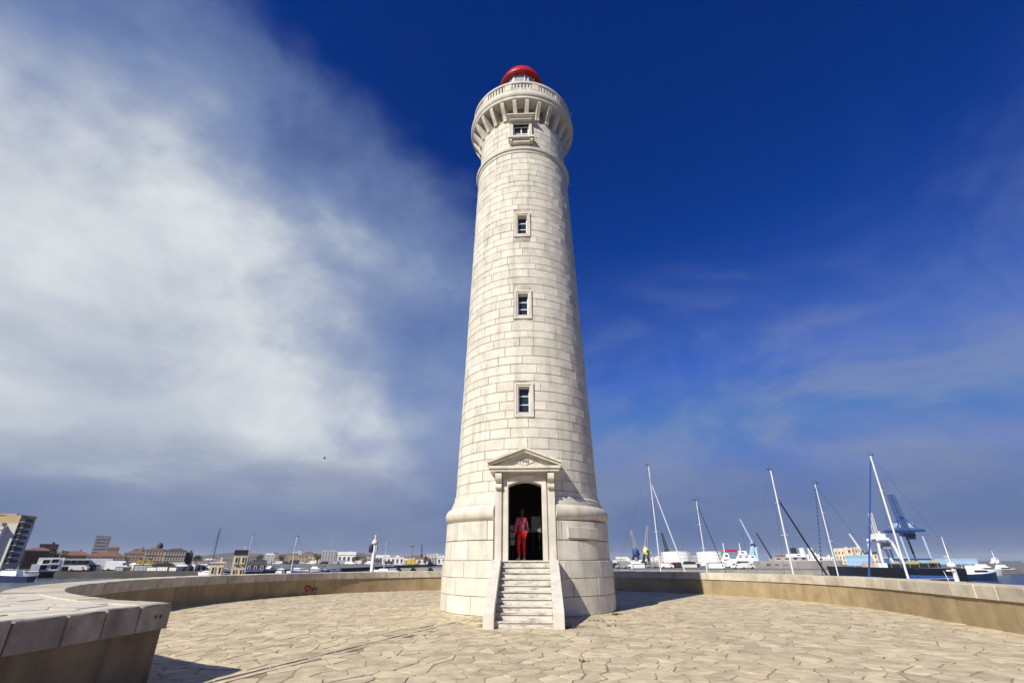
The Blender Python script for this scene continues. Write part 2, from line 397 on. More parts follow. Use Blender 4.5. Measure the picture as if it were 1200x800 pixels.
def make_paving():
    rg = random.Random(3); pts = []; sp = 0.37
    ny = int(34 / sp / 0.84)
    for j in range(ny):
        for i in range(int(30 / sp)):
            x = -14.5 + (i + (j % 2) * 0.5) * sp * 1.12 + rg.uniform(-0.5, 0.5) * sp; y = 1.0 + j * sp * 0.84 + rg.uniform(-0.5, 0.5) * sp
            if rg.random() < 0.30: continue
            pts.append((x, y))
    cells = voronoi_cells(pts, 0.95, None)
    items = []
    for p, c in zip(pts, cells):
        if len(c) < 3 or not in_plaza(*p) or math.hypot(p[0] - TX, p[1] - TY) < 3.1 or ddist(p) < 0.13: continue
        if -0.9 < p[0] < 1.5 and 15.0 < p[1] < 18: continue
        q = shrink(c, rg.uniform(0.005, 0.016))
        if not q: continue
        q = clean(q, rg)
        if not q: continue
        ar = abs(sum(q[k - 1][0] * q[k][1] - q[k][0] * q[k - 1][1] for k in range(len(q)))) / 2
        x, y = p; inview = y > 8.0 and abs(x) / max(y, 1) < 0.95
        items.append((ar / (x * x + y * y) ** 1.5 if inview else 0, p, q, rg.uniform(-0.0035, 0.0035)))
    items.sort(key=lambda t: -t[0])
    for k, (_, p, q, h) in enumerate(items[:300]):
        vs_, fs = stone_geo([(a - p[0], b - p[1]) for a, b in q], -0.02, 0.0)
        m = MB().add(vs_, fs)
        o = m.build('paving_stone', 'pave', plaza, fix=False, loc=(p[0], p[1], h))
        o.rotation_euler = (rg.uniform(-0.006, 0.006), rg.uniform(-0.006, 0.006), 0)
    m = MB(); rv = []
    for _, p, q, h in items[300:]:
        vs_, fs = stone_geo(q, -0.02, h); n0 = len(m.f); m.add(vs_, fs); rv += [rg.random()] * (len(m.f) - n0)
    o = m.build('paving_stones', 'pave_j', plaza, fix=False); set_rnd(o.data, rv); stuff(o)
make_paving()
# drain: a line of narrow channel stones running from the parapet gap to the tower
dr = thing('drain_channel', 'narrow stone drain channel running across the paving to the lighthouse foot', 'drain', (DRAIN_A[0], DRAIN_A[1], 0))
da = atan2(DRAIN_B[1] - DRAIN_A[1], DRAIN_B[0] - DRAIN_A[0]); dl = math.hypot(DRAIN_B[0] - DRAIN_A[0], DRAIN_B[1] - DRAIN_A[1]); dr.rotation_euler.z = da
xx = -0.6; rg = random.Random(5)
while xx < dl - 0.2:
    ln = rg.uniform(0.7, 1.1); prof = [(-0.17, 0.004), (-0.045, 0.006), (-0.03, -0.035), (0.03, -0.035), (0.045, 0.010), (0.17, 0.012), (0.17, -0.05), (-0.17, -0.05)]
    m = MB(); n = len(prof); a, b = xx + 0.008, min(xx + ln, dl + 0.1) - 0.008
    m.add([(a, y, z) for y, z in prof] + [(b, y, z) for y, z in prof], [(i, (i + 1) % n, n + (i + 1) % n, n + i) for i in range(n)] + [tuple(range(n - 1, -1, -1)), tuple(range(n, 2 * n))])
    m.build('channel_stone', 'pave', dr, loc=(0, rg.uniform(-0.012, 0.012), rg.uniform(-0.004, 0.004))); xx += ln

# ------------------------------------------------------------------ parapet wall
wall = thing('parapet_wall', 'low curved ochre parapet wall with pale stone coping enclosing the plaza', 'wall', (RC[0], RC[1] + RR, 0))
wi = Matrix.Translation((-RC[0], -RC[1] - RR, 0))
TH = 1.0; CH = 0.335
def resample(path, step):
    out = [path[0]]; acc = 0.0
    cum = [0.0]
    for a, b in zip(path, path[1:]): cum.append(cum[-1] + math.hypot(b[0] - a[0], b[1] - a[1]))
    def at(s):
        s = max(0, min(cum[-1], s))
        for k in range(len(path) - 1):
            if cum[k + 1] >= s - 1e-9:
                t = (s - cum[k]) / max(1e-9, cum[k + 1] - cum[k]); return (path[k][0] + (path[k + 1][0] - path[k][0]) * t, path[k][1] + (path[k + 1][1] - path[k][1]) * t)
        return path[-1]
    return cum[-1], at
def normal_out(at, s):
    a = at(s - 0.15); b = at(s + 0.15); dx, dy = b[0] - a[0], b[1] - a[1]; l = math.hypot(dx, dy); return (-dy / l, dx / l)   # path runs clockwise, left of travel is outside
ringp = ring + tail
def strip(mbx, path, step, t0, t1, z0, z1, s0=0.0, s1=None, mi=0):
    Lr, at = resample(path, step); s1 = Lr if s1 is None else s1
    n = max(1, int((s1 - s0) / step)); vs_ = []; 
    for i in range(n + 1):
        s = s0 + (s1 - s0) * i / n; p = at(s); nx, ny = normal_out(at, s)
        for t, z in ((t0, z0), (t1, z0), (t1, z1), (t0, z1)): vs_.append((p[0] + nx * t, p[1] + ny * t, z))
    fs = []
    for i in range(n):
        for k in range(4): fs.append((i * 4 + k, (i + 1) * 4 + k, (i + 1) * 4 + (k + 1) % 4, i * 4 + (k + 1) % 4))
    fs += [(0, 1, 2, 3), (n * 4 + 3, n * 4 + 2, n * 4 + 1, n * 4)]
    mbx.add(vs_, fs, mi)
Lr, at = resample(ringp, 0.5)
Ln, atn = resample(near + [P], 0.5)
# rendered body under the coping, battered slightly by stains only
m = MB(); strip(m, ringp, 0.35, 0.03, TH - 0.04, -0.46, WH - CH, 0.35)
# broad mass on the left between the mole's own parapet and the ring
bM = R(-133)
massr = [p for p in ring if atan2(p[0] - RC[0], p[1] - RC[1]) < bM]
outer_m = [(RC[0] + (rP + TH) * sin(bM), RC[1] + (rP + TH) * cos(bM)), (-11.0, 8.0), (-11.4, -14.0)]
def inset_near(p, t): return (p[0] - t, p[1])
ns = [inset_near(p, 0.03) for p in near] + [(P[0] - 0.04, P[1] - 0.02)]
mp = ns + [(p[0] + 0.03 * sin(atan2(p[0] - RC[0], p[1] - RC[1])), p[1] + 0.03 * cos(atan2(p[0] - RC[0], p[1] - RC[1]))) for p in massr[2:]] + outer_m
body = m.build('wall_body', 'plaster', wall); body.data.transform(wi)
m = MB().prism(mp, -0.455, WH - CH - 0.003); body = m.build('wall_body', 'shaded_render', wall); body.data.transform(wi)
m = MB().prism([(p[0] * 1.0, p[1]) for p in [inset_near(p, 0.13) for p in near] + [(P[0] - 0.16, P[1] - 0.12)] + [(p[0] + 0.25 * sin(atan2(p[0] - RC[0], p[1] - RC[1])), p[1] + 0.25 * cos(atan2(p[0] - RC[0], p[1] - RC[1]))) for p in massr[6:]] + outer_m], WH - CH - 0.002, WH - 0.014)
tb = m.build('top_bed', 'slab', wall); tb.data.transform(wi)
# coping blocks one by one
rg = random.Random(11)
def coping(path_at, s0, s1, depth, name='coping_block', mtl='coping'):
    n = 3; vs_ = []
    g = 0.007; lift = rg.uniform(-0.006, 0.006); pr = rg.uniform(-0.006, 0.008)
    z0, z1 = WH - CH + 0.002, WH + lift
    ss = [s0 + g, s0 + g + 0.012] + [s0 + (s1 - s0) * k / 3 for k in (1, 2)] + [s1 - g - 0.012, s1 - g]
    for q, s in enumerate(ss):
        p = path_at(s); nx, ny = normal_out(path_at, s); e = 0.012 if q in (0, len(ss) - 1) else 0.0
        for t, z in ((-0.022 - pr + e, z0), (-0.022 - pr + e, z1 - 0.02 - e), (-0.006 - pr + e, z1 - e), (depth, z1 - e), (depth, z0)): vs_.append((p[0] + nx * t + rg.uniform(-0.004, 0.004), p[1] + ny * t + rg.uniform(-0.004, 0.004), z + (rg.uniform(-0.006, 0.004) if z > WH - CH + 0.05 else 0)))
    fs = []
    for i in range(len(ss) - 1):
        for k in range(5): fs.append((i * 5 + k, (i + 1) * 5 + k, (i + 1) * 5 + (k + 1) % 5, i * 5 + (k + 1) % 5))
    e = (len(ss) - 1) * 5; fs += [(4, 3, 2, 1, 0), tuple(e + k for k in range(5))]
    o = MB().add(vs_, fs).build(name, mtl, wall); o.data.transform(wi); return o
s = 0.0
while s < Lr - 0.3:
    l = rg.uniform(0.72, 1.15); e = min(Lr, s + l); b_ = atan2(at(s)[0] - RC[0], at(s)[1] - RC[1]); inm = s < 6 and b_ < bM
    coping(at, s, e, 0.42 if inm else TH); s = e
Lnn, atnn = resample(near + [P], 0.5)
s = Lnn
while s > 4.0:
    l = rg.uniform(0.5, 0.72) if s < Lnn - 0.1 else 0.62
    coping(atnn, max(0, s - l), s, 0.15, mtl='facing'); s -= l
# paved top of the broad mass
def make_top():
    rg = random.Random(21); pts = []; sp = 0.62
    for j in range(int(16 / sp)):
        for i in range(int(9 / sp)):
            pts.append((-12.0 + (i + (j % 2) * 0.5) * sp + rg.uniform(-0.3, 0.3) * sp, -2.0 + j * sp + rg.uniform(-0.3, 0.3) * sp))
    def inside(p):
        x, y = p; poly = [inset_near(q, 0.22) for q in near] + [(P[0] - 0.5, P[1] - 0.4)] + [(q[0] + 0.5 * sin(atan2(q[0] - RC[0], q[1] - RC[1])), q[1] + 0.5 * cos(atan2(q[0] - RC[0], q[1] - RC[1]))) for q in massr[8:]] + outer_m
        c = False
        for k in range(len(poly)):
            a, b = poly[k - 1], poly[k]
            if (a[1] > y) != (b[1] > y) and x < (b[0] - a[0]) * (y - a[1]) / (b[1] - a[1]) + a[0]: c = not c
        return c
    for p, c in zip(pts, voronoi_cells(pts, 1.0, None)):
        if len(c) < 3: continue
        c = [q for q in c]
        if not inside(p) or sum(not inside(q) for q in c) > 1: continue
        q = shrink(c, 0.012)
        q = q and clean(q, rg, 0.08)
        if not q: continue
        vs_, fs = stone_geo([(a - p[0], b - p[1]) for a, b in q], -0.03, 0.0)
        MB().add(vs_, fs).build('top_slab', 'slab', wall, fix=False, loc=(p[0] - RC[0], p[1] - RC[1] - RR, WH - 0.006 + rg.uniform(-0.003, 0.004)))
make_top()
# two bolt holes in the end block, graffiti on the far left wall
for k in (0.20, 0.30):
    p = atnn(Lnn - k); nx, ny = normal_out(atnn, Lnn - k); q = Vector((p[0] - nx * 0.035, p[1] - ny * 0.035, WH - 0.17 + k * 0.05))
    m = MB(); m.tube(q, q + Vector((nx, ny, 0)) * 0.02, 0.028, 0.02, 8); o = m.build('bolt_hole', 'dark', wall); o.data.transform(wi)
def graffiti():
    # hand-sprayed heart in red and a dark scrawl, each a thin raised film of paint on the render
    def at_b(px, z):
        # ring point at bearing column px, just in front of the render
        best = min((abs(lat(px, p[1], 680) - p[0]), p) for p in ring if p[1] > 18); p = best[1]
        b = atan2(p[0] - RC[0], p[1] - RC[1]); return b
    b0 = at_b(362, 0.4); r0 = rP - 0.0
    def pt(u, z): u *= 0.72; z = 0.12 + (z - 0.06) * 0.72; b = b0 + u / r0; return Vector((RC[0] + (r0 + 0.026) * sin(b), RC[1] + (r0 + 0.026) * cos(b), z))
    def stroke(pts, w, name, mt):
        m = MB()
        for a, b in zip(pts, pts[1:]):
            A, B = pt(*a), pt(*b); d = (B - A).normalized(); n = Vector((-(A.x - RC[0]), -(A.y - RC[1]), 0)).normalized(); s_ = d.cross(n) * w / 2
            e = d * w * 0.3; c0 = [A - e - s_, B + e - s_, B + e + s_, A - e + s_]
            m.add(c0 + [p + n * 0.006 for p in c0], [(0, 1, 2, 3), (4, 5, 6, 7), (0, 1, 5, 4), (1, 2, 6, 5), (2, 3, 7, 6), (3, 0, 4, 7)])
        o = m.build(name, mt, wall); o.data.transform(wi); return o
    rp = mat('red_spray_paint', (0.30, 0.012, 0.016), 0.6, 0.2, 6.0); dp_ = mat('dark_spray_paint', (0.05, 0.02, 0.022), 0.6, 0.2, 6.0)
    K = 0.72
    heart = [(0.0, 0.12), (-0.16, 0.30), (-0.20, 0.42), (-0.13, 0.52), (-0.04, 0.48), (0.0, 0.40), (0.05, 0.49), (0.15, 0.52), (0.21, 0.41), (0.15, 0.29), (0.0, 0.12)]
    stroke(heart, 0.075, 'graffiti_heart', rp)
    stroke([(0.34, 0.42), (0.28, 0.28), (0.40, 0.24), (0.48, 0.34), (0.44, 0.18), (0.36, 0.10)], 0.05, 'graffiti_letter', dp_)
    stroke([(0.56, 0.46), (0.54, 0.20)], 0.05, 'graffiti_letter', dp_)
    stroke([(0.66, 0.34), (0.72, 0.20), (0.80, 0.36), (0.70, 0.08), (0.60, 0.06)], 0.05, 'graffiti_letter', dp_)
graffiti()

# ================================================================== the lighthouse
LH_RZ = R(-2.7)
lh = thing('lighthouse', 'tall white limestone lighthouse with red lantern dome and stone staircase', 'lighthouse', (TX, TY, 0), LH_RZ)
Z_PL, Z_DR, Z_TO, Z_F2, Z_SH, Z_BA, Z_NK, Z_CO, Z_CT, Z_PT = 1.65, 2.94, 3.50, 3.95, 3.95, 20.75, 21.2, 23.35, 24.2, 24.8
def Rs(z): return 2.915 - 0.0262 * (z - 3.95)
def Rn(z): return 2.38
WIN = [  # z0, z1 of the opening, half width
    (6.88, 7.92, 0.22), (11.2, 12.24, 0.22), (15.55, 16.6, 0.22)]
TWIN = (21.85, 22.85, 0.40)
DOOR_W, DOOR_Z = 0.60, 4.12
def core(name, zs, rf, holes, mtl, n=96):
    az = [2 * pi * i / n - pi for i in range(n + 1)]
    for z0, z1, hw in holes:
        a = asin(hw / rf((z0 + z1) / 2)); az = [x for x in az if abs(abs(x) - a) > 0.008] + [a, -a]; zs = [z for z in zs if abs(z - z0) > 1e-4 and abs(z - z1) > 1e-4] + [z0, z1]
    az = sorted(az); zs = sorted(zs); m = MB(); w = len(az)
    vs_ = [(rf(z) * sin(a), -rf(z) * cos(a), z) for z in zs for a in az]; fs = []
    for j in range(len(zs) - 1):
        for i in range(w - 1):
            ac, zc = (az[i] + az[i + 1]) / 2, (zs[j] + zs[j + 1]) / 2
            if any(z0 < zc < z1 and abs(ac) < asin(hw / rf(zc)) - 1e-4 for z0, z1, hw in holes): continue
            fs.append((j * w + i, j * w + i + 1, (j + 1) * w + i + 1, (j + 1) * w + i))
    m.add(vs_, fs); return m.build(name, mtl, lh, smooth=40, fix=False)
GD = 0.028   # depth of the joints
shaft = core('shaft', [Z_SH + (Z_BA - Z_SH) * i / 10 for i in range(11)], lambda z: Rs(z) - GD, [(z0, z1, hw) for z0, z1, hw in WIN] + [(Z_SH, DOOR_Z + 0.25, 0.98)], 'mortar')
neck = core('neck', [Z_NK, 23.19, 23.2, Z_CT], lambda z: (Rn(z) if z < 23.195 else 2.22) - GD, [TWIN], 'mortar')
plinth = core('plinth', [-0.05, Z_PL], lambda z: 3.32 - GD, [], 'mortar')
drum = core('drum', [Z_PL, Z_SH], lambda z: 2.90, [(Z_PL + 0.001, Z_SH, 0.98)], 'mortar')

def block_geo(a0, a1, z0, z1, rf, pr=0.0, jw=0.006, c=0.010, depth=None):
    depth = GD + 0.006 if depth is None else depth
    rm = rf((z0 + z1) / 2); g = jw / rm; cc = c / rm
    ns_ = max(2, int((a1 - a0) * rm / 0.36 + 0.6)); cols = [(a0 + g, -depth)] + [(a0 + g + cc + (a1 - a0 - 2 * g - 2 * cc) * k / ns_, pr) for k in range(ns_ + 1)] + [(a1 - g, -depth)]
    rows = [(z0 + jw, -depth), (z0 + jw + c, pr), (z1 - jw - c, pr), (z1 - jw, -depth)]
    vs_ = []; w = len(cols)
    for z, ro in rows:
        for a, ao in cols:
            r = rf(z) + min(ro, ao); vs_.append((r * sin(a), -r * cos(a), z))
    return vs_, [(j * w + i, j * w + i + 1, (j + 1) * w + i + 1, (j + 1) * w + i) for j in range(3) for i in range(w - 1)]
rb = random.Random(17)
def cut(a0, a1, z0, z1, obs, rf):
    # clip a block's angular span against the window and door surrounds
    spans = [(a0, a1)]
    for oz0, oz1, hw in obs:
        if z1 <= oz0 + 0.05 or z0 >= oz1 - 0.05: continue
        h = asin(min(1, hw / rf((z0 + z1) / 2))); ns_ = []
        for s0, s1 in spans:
            if s1 <= -h or s0 >= h: ns_.append((s0, s1)); continue
            if s0 < -h: ns_.append((s0, -h))
            if s1 > h: ns_.append((h, s1))
        spans = ns_
    return [s_ for s_ in spans if (s_[1] - s_[0]) * rf(z0) > 0.06]
def lay(zs, rf, width, obs, stagger=True):
    out = []
    for k in range(len(zs) - 1):
        z0, z1 = zs[k], zs[k + 1]; r = rf((z0 + z1) / 2); n = max(6, int(2 * pi * r / width + rb.uniform(-0.6, 0.9)))
        st = (k % 2) * 0.5 + rb.uniform(-0.18, 0.18); edges = [((i + st + rb.uniform(-0.2, 0.2)) / n) * 2 * pi - pi for i in range(n)]; edges.append(edges[0] + 2 * pi)
        for i in range(n):
            a, b = edges[i], edges[i + 1]
            if a > pi: a -= 2 * pi; b -= 2 * pi
            parts = [(a, b)] if b <= pi + 0.3 else [(a, b)]
            for s0, s1 in parts:
                for q in cut(s0, s1, z0, z1, obs, rf): out.append((q[0], q[1], z0, z1))
    return out
SUR_W = 1.06   # half width of the door surround
obs = [(z0 - 0.22, z1 + 0.17, hw + 0.165) for z0, z1, hw in WIN] + [(Z_SH - 1, 4.62, SUR_W - 0.02)]
nc = 44; zsh = [Z_SH + (Z_BA - Z_SH) * (i + (rb.uniform(-0.13, 0.13) if 0 < i < nc else 0)) / nc for i in range(nc + 1)]
def put_blocks(bl, rf, parent, name, cap, jw=0.006, c=0.010, depth=None, prr=0.007):
    scored = []
    for a0, a1, z0, z1 in bl:
        am = (a0 + a1) / 2; zc = (z0 + z1) / 2; r = rf(zc); x, y = TX + r * sin(am), TY - r * cos(am)
        nx, ny = sin(am), -cos(am); d = Vector((-x, -y, EYE - zc)); fac = (nx * d.x + ny * d.y) / d.length
        scored.append((max(0, fac) * (a1 - a0) * r * (z1 - z0) / d.length_squared, a0, a1, z0, z1))
    scored.sort(key=lambda t: -t[0])
    ind = [s_ for s_ in scored[:cap] if s_[0] > 0]; rest = scored[len(ind):]
    for _, a0, a1, z0, z1 in ind:
        vs_, fs = block_geo(a0, a1, z0, z1, rf, rb.uniform(-prr, prr), jw, c, depth); MB().add(vs_, fs).build(name, 'stone', parent, smooth=30, fix=False)
    if rest:
        m = MB(); rv = []
        for _, a0, a1, z0, z1 in rest:
            vs_, fs = block_geo(a0, a1, z0, z1, rf, rb.uniform(-prr, prr), jw, c, depth); m.add(vs_, fs); rv += [rb.random()] * len(fs)
        o = m.build(name + 's', 'stone_j', parent, smooth=30, fix=False); set_rnd(o.data, rv); stuff(o)
put_blocks(lay(zsh, Rs, 0.98, obs), Rs, shaft, 'stone_block', 300)
put_blocks(lay([Z_NK + (23.19 - Z_NK) * i / 5 for i in range(6)], Rn, 0.9, [(TWIN[0] - 0.45, TWIN[1] + 0.35, TWIN[2] + 0.2)]), Rn, neck, 'neck_block', 300)
put_blocks(lay([0, 0.56, 1.11, Z_PL], lambda z: 3.32, 1.35, []), lambda z: 3.32, plinth, 'plinth_block', 300, 0.007, 0.009)
Rd = lambda z: 3.23
DH = 1.10   # half gap of the drum at the door
put_blocks(lay([Z_PL, 2.30, Z_DR], Rd, 1.3, [(Z_PL - 0.1, Z_DR + 0.1, DH)]), Rd, drum, 'drum_block', 300, 0.006, 0.008, 0.36)
gap = asin(DH / 3.23)
def ringpart(name, prof, parent, g=0.0, mtl='trim', n=96, sm=35):
    m = MB()
    if g: m.lathe(prof, n, g, 2 * pi - g)
    else: m.lathe(prof, n)
    return m.build(name, mtl, parent, smooth=sm)
tor = [(2.9, Z_DR)] + [(3.01 + 0.27 * cos(t), Z_DR + 0.28 + 0.28 * sin(t)) for t in [(-90 + 15 * k) * pi / 180 for k in range(13)]] + [(2.9, Z_TO)]
ringpart('torus_moulding', tor, drum, gap)
ringpart('base_fillet', [(2.80, 3.50), (3.06, 3.50), (3.06, 3.61), (3.01, 3.63), (3.01, 3.72), (2.96, 3.78), (2.95, 3.945), (2.80, 3.945)], drum, asin(SUR_W / 3.0))
ringpart('band_moulding', [(2.30, Z_BA), (2.50, Z_BA), (2.52, Z_BA + 0.06), (2.52, Z_BA + 0.12), (2.58, Z_BA + 0.16), (2.60, Z_BA + 0.24), (2.60, Z_BA + 0.30), (2.48, Z_BA + 0.36), (2.41, Z_NK), (2.30, Z_NK)], lh)
# inscription tablet on the drum, right of the door
vs_, fs = block_geo(R(27), R(54), 2.36, 2.72, lambda z: 3.23, 0.05, 0.0, 0.012, 0.0); MB().add(vs_, fs).build('tablet', 'trim', drum, smooth=30, fix=False)

# windows of the shaft
def frame_box(m, x0, x1, z0, z1, y0, y1, w, mi=0):
    m.box(((x0 + x1) / 2, (y0 + y1) / 2, z0 + w / 2), (x1 - x0, y1 - y0, w), mi); m.box(((x0 + x1) / 2, (y0 + y1) / 2, z1 - w / 2), (x1 - x0, y1 - y0, w), mi)
    m.box((x0 + w / 2, (y0 + y1) / 2, (z0 + z1) / 2), (w, y1 - y0, z1 - z0 - 2 * w), mi); m.box((x1 - w / 2, (y0 + y1) / 2, (z0 + z1) / 2), (w, y1 - y0, z1 - z0 - 2 * w), mi)
for z0, z1, hw in WIN:
    r = Rs((z0 + z1) / 2); wn = thing('window', '', ''); del wn['label'], wn['category']; wn.parent = lh
    yf = -r
    m = MB(); frame_box(m, -hw - 0.16, hw + 0.16, z0 - 0.20, z1 + 0.16, yf - 0.035, yf + 0.3, 0.09)
    m.build('surround', 'trim', wn)
    m = MB(); frame_box(m, -hw - 0.068, hw + 0.068, z0 - 0.108, z1 + 0.068, yf - 0.005, yf + 0.5, 0.066); m.build('reveal', 'trim', wn)
    m = MB(); frame_box(m, -hw, hw, z0, z1, yf + 0.20, yf + 0.25, 0.035); 
    for k in (1, 2): m.box((0, yf + 0.222, z0 + (z1 - z0) * k / 3), (2 * hw - 0.07, 0.04, 0.032))
    m.build('sash', 'white', wn)
    for k in range(3):
        a, b = z0 + 0.03 + (z1 - z0 - 0.06) * k / 3, z0 + 0.03 + (z1 - z0 - 0.06) * (k + 1) / 3
        MB().box((0, yf + 0.24, (a + b) / 2), (2 * hw - 0.06, 0.012, b - a - 0.02)).build('pane', 'glass', wn)
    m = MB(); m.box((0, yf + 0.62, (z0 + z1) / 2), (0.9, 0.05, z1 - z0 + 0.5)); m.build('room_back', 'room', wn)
# window under the gallery
z0, z1, hw = TWIN; yf = -Rn(0); wn = bpy.data.objects.new('window', None); COL.objects.link(wn); wn.parent = lh
m = MB(); frame_box(m, -hw - 0.17, hw + 0.17, z0 - 0.06, z1 + 0.14, yf - 0.05, yf + 0.35, 0.14); m.build('surround', 'trim', wn)
m = MB(); frame_box(m, -hw - 0.05, hw + 0.05, z0 - 0.05, z1 + 0.05, yf + 0.02, yf + 0.5, 0.05); m.build('reveal', 'trim', wn)
m = MB(); m.box((0, yf - 0.05, z1 + 0.205), (2 * hw + 0.42, 0.36, 0.12)); m.box((0, yf - 0.08, z1 + 0.30), (2 * hw + 0.60, 0.46, 0.07)); m.box((0, yf - 0.11, z1 + 0.37), (2 * hw + 0.68, 0.52, 0.065)); m.build('hood', 'trim', wn)
m = MB(); m.box((0, yf - 0.06, z0 - 0.125), (2 * hw + 0.56, 0.42, 0.12)); m.box((0, yf + 0.02, z0 - 0.29), (2 * hw + 0.12, 0.30, 0.20))
for sx in (-1, 1): m.box((sx * (hw + 0.14), yf - 0.03, z0 - 0.27), (0.13, 0.34, 0.16))
m.build('sill', 'trim', wn)
m = MB(); frame_box(m, -hw, hw, z0, z1, yf + 0.16, yf + 0.21, 0.055); m.box((0, yf + 0.185, (z0 + z1) / 2), (0.06, 0.05, z1 - z0 - 0.1)); m.box((-hw / 2, yf + 0.185, (z0 + z1) / 2 - 0.02), (hw - 0.08, 0.045, 0.045)); m.box((hw / 2, yf + 0.185, (z0 + z1) / 2 - 0.02), (hw - 0.08, 0.045, 0.045)); m.build('sash', 'white', wn)
for sx in (-1, 1):
    for sz in (-1, 1): MB().box((sx * hw / 2, yf + 0.20, (z0 + z1) / 2 - 0.01 + sz * 0.24), (hw - 0.05, 0.012, 0.44)).build('pane', 'glass', wn)
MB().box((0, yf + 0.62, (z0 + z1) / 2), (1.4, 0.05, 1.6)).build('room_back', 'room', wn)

# gallery: corbels, cornice, parapet with balusters
gal = bpy.data.objects.new('gallery', None); COL.objects.link(gal); gal.parent = lh; gal.location = (0, 0, Z_CO)
gz = lambda z: z - Z_CO
NCB = 26
cp = [(2.178, 23.22), (2.420, 23.18), (2.478, 23.21), (2.493, 23.32), (2.546, 23.44), (2.672, 23.66), (2.778, 23.86), (2.846, 24.02), (2.875, 24.10), (2.875, 24.21), (2.178, 24.21)]
m = MB(); n = len(cp); hw_ = 0.10
m.add([(-hw_, -r, gz(z)) for r, z in cp] + [(hw_, -r, gz(z)) for r, z in cp], [(i, (i + 1) % n, n + (i + 1) % n, n + i) for i in range(n)] + [tuple(range(n - 1, -1, -1)), tuple(range(n, 2 * n))])
cme = m.mesh('corbel', 'trim')
for k in range(NCB): link('corbel', cme, gal, rz=2 * pi * (k + 0.5) / NCB)
def ringg(name, prof, mtl='trim', n=120): return MB().lathe([(r, gz(z)) for r, z in prof], n).build(name, mtl, gal, smooth=35)
ringg('cornice', [(2.226, 24.20), (2.904, 24.20), (2.933, 24.24), (2.933, 24.36), (2.981, 24.40), (3.020, 24.50), (3.020, 24.60), (2.962, 24.63), (2.943, 24.74), (2.904, 24.80), (1.0, 24.80), (1.0, 24.70), (2.226, 24.70)])
ringg('frieze', [(2.1, 23.19), (2.294, 23.19), (2.294, 23.26), (2.159, 23.27), (2.159, 24.2), (2.1, 24.2)], 'trim')
ringg('parapet_base', [(2.614, 24.802), (2.875, 24.802), (2.875, 24.96), (2.846, 24.99), (2.643, 24.99), (2.614, 24.96)])
ringg('parapet_rail', [(2.614, 25.44), (2.643, 25.41), (2.846, 25.41), (2.889, 25.45), (2.889, 25.58), (2.846, 25.62), (2.633, 25.62), (2.594, 25.58)])
NP = 12
pm = MB(); aw = 0.19
vs_, fs = [], []
pm.lathe([(2.618, gz(24.992)), (2.870, gz(24.992)), (2.870, gz(25.408)), (2.618, gz(25.408))], 4, -aw / 2.9, aw / 2.9)
pm.f.append(())
pm.f.pop()
cols = [(2.618, gz(24.992)), (2.870, gz(24.992)), (2.870, gz(25.408)), (2.618, gz(25.408)), (2.618, gz(24.992))]
pm = MB(); pm.lathe(cols, 4, -aw / 2.9, aw / 2.9); pme = pm.mesh('pedestal', 'trim')
def span_mesh(a): mm = MB(); mm.lathe([(2.662, gz(24.992)), (2.831, gz(24.992)), (2.831, gz(25.408)), (2.662, gz(25.408)), (2.662, gz(24.992))], 2, -a, a); return mm.mesh('baluster', 'trim')
NB = 6; free = 2 * pi / NP - 2 * aw / 2.9; step = free / NB; bme = span_mesh(step * 0.29)
for k in range(NP):
    c = 2 * pi * (k + 0.5) / NP + R(1.5); link('pedestal', pme, gal, rz=c)
    for q in range(NB): link('baluster', bme, gal, rz=c + aw / 2.9 + step * (q + 0.5))
# lantern
lan = bpy.data.objects.new('lantern', None); COL.objects.link(lan); lan.parent = lh; lan.location = (0, 0, Z_PT); lz = lambda z: z - Z_PT
def ringl(name, prof, mtl, n=48, sm=35): return MB().lathe([(r, lz(z)) for r, z in prof], n).build(name, mtl, lan, smooth=sm)
ringl('lantern_base', [(0.0, 24.802), (1.25, 24.802), (1.25, 25.0), (1.15, 25.05), (1.15, 26.25), (1.22, 26.30), (1.22, 26.42), (1.0, 26.44), (0.0, 26.44)], 'trim')
ringl('glazing', [(1.02, 26.44), (1.02, 28.66), (1.0, 28.66), (1.0, 26.44), (1.02, 26.44)], 'clear')
for k in range(10):
    a = 2 * pi * k / 10 + 0.2; MB().box((1.04 * sin(a), -1.04 * cos(a), lz(27.55)), (0.05, 0.05, 2.22), rz=a).build('glazing_bar', 'white', lan)
ringl('lamp_lens', [(0.0, 26.45), (0.30, 26.45), (0.34, 26.9), (0.42, 27.2), (0.45, 27.5), (0.42, 27.8), (0.30, 28.1), (0.0, 28.2)], 'glass', 24)
dome = [(0.95, 28.65), (1.29, 28.65), (1.33, 28.70), (1.33, 28.82), (1.27, 28.86)] + [(1.22 * cos(t), 28.88 + 1.12 * sin(t)) for t in [k * pi / 2 / 12 for k in range(1, 12)]] + [(0.16, 30.01), (0.16, 30.12), (0.0, 30.15)]
ringl('dome', [(0.0, 28.65)] + dome, 'red', 64, 30)
for a in (-14, 13): MB().tube((1.9 * sin(R(a)), -1.9 * cos(R(a)), lz(24.8)), (1.9 * sin(R(a)), -1.9 * cos(R(a)), lz(27.2)), 0.035, 0.025).build('antenna_rod', 'white', lan)
MB().tube((2.9, -0.3, lz(25.6)), (3.02, -0.32, lz(26.1)), 0.03, 0.02).build('antenna_rod', 'dark', lan)

# door surround, pediment, room behind
dw = bpy.data.objects.new('doorway', None); COL.objects.link(dw); dw.parent = lh; dw.location = (0, -3.0, Z_PL)
F0 = 0.0; B0 = 0.62     # front plane and back of the surround, local y
def dz(z): return z - Z_PL
hwi = DOOR_W; zs_ = dz(DOOR_Z); rise = 0.15
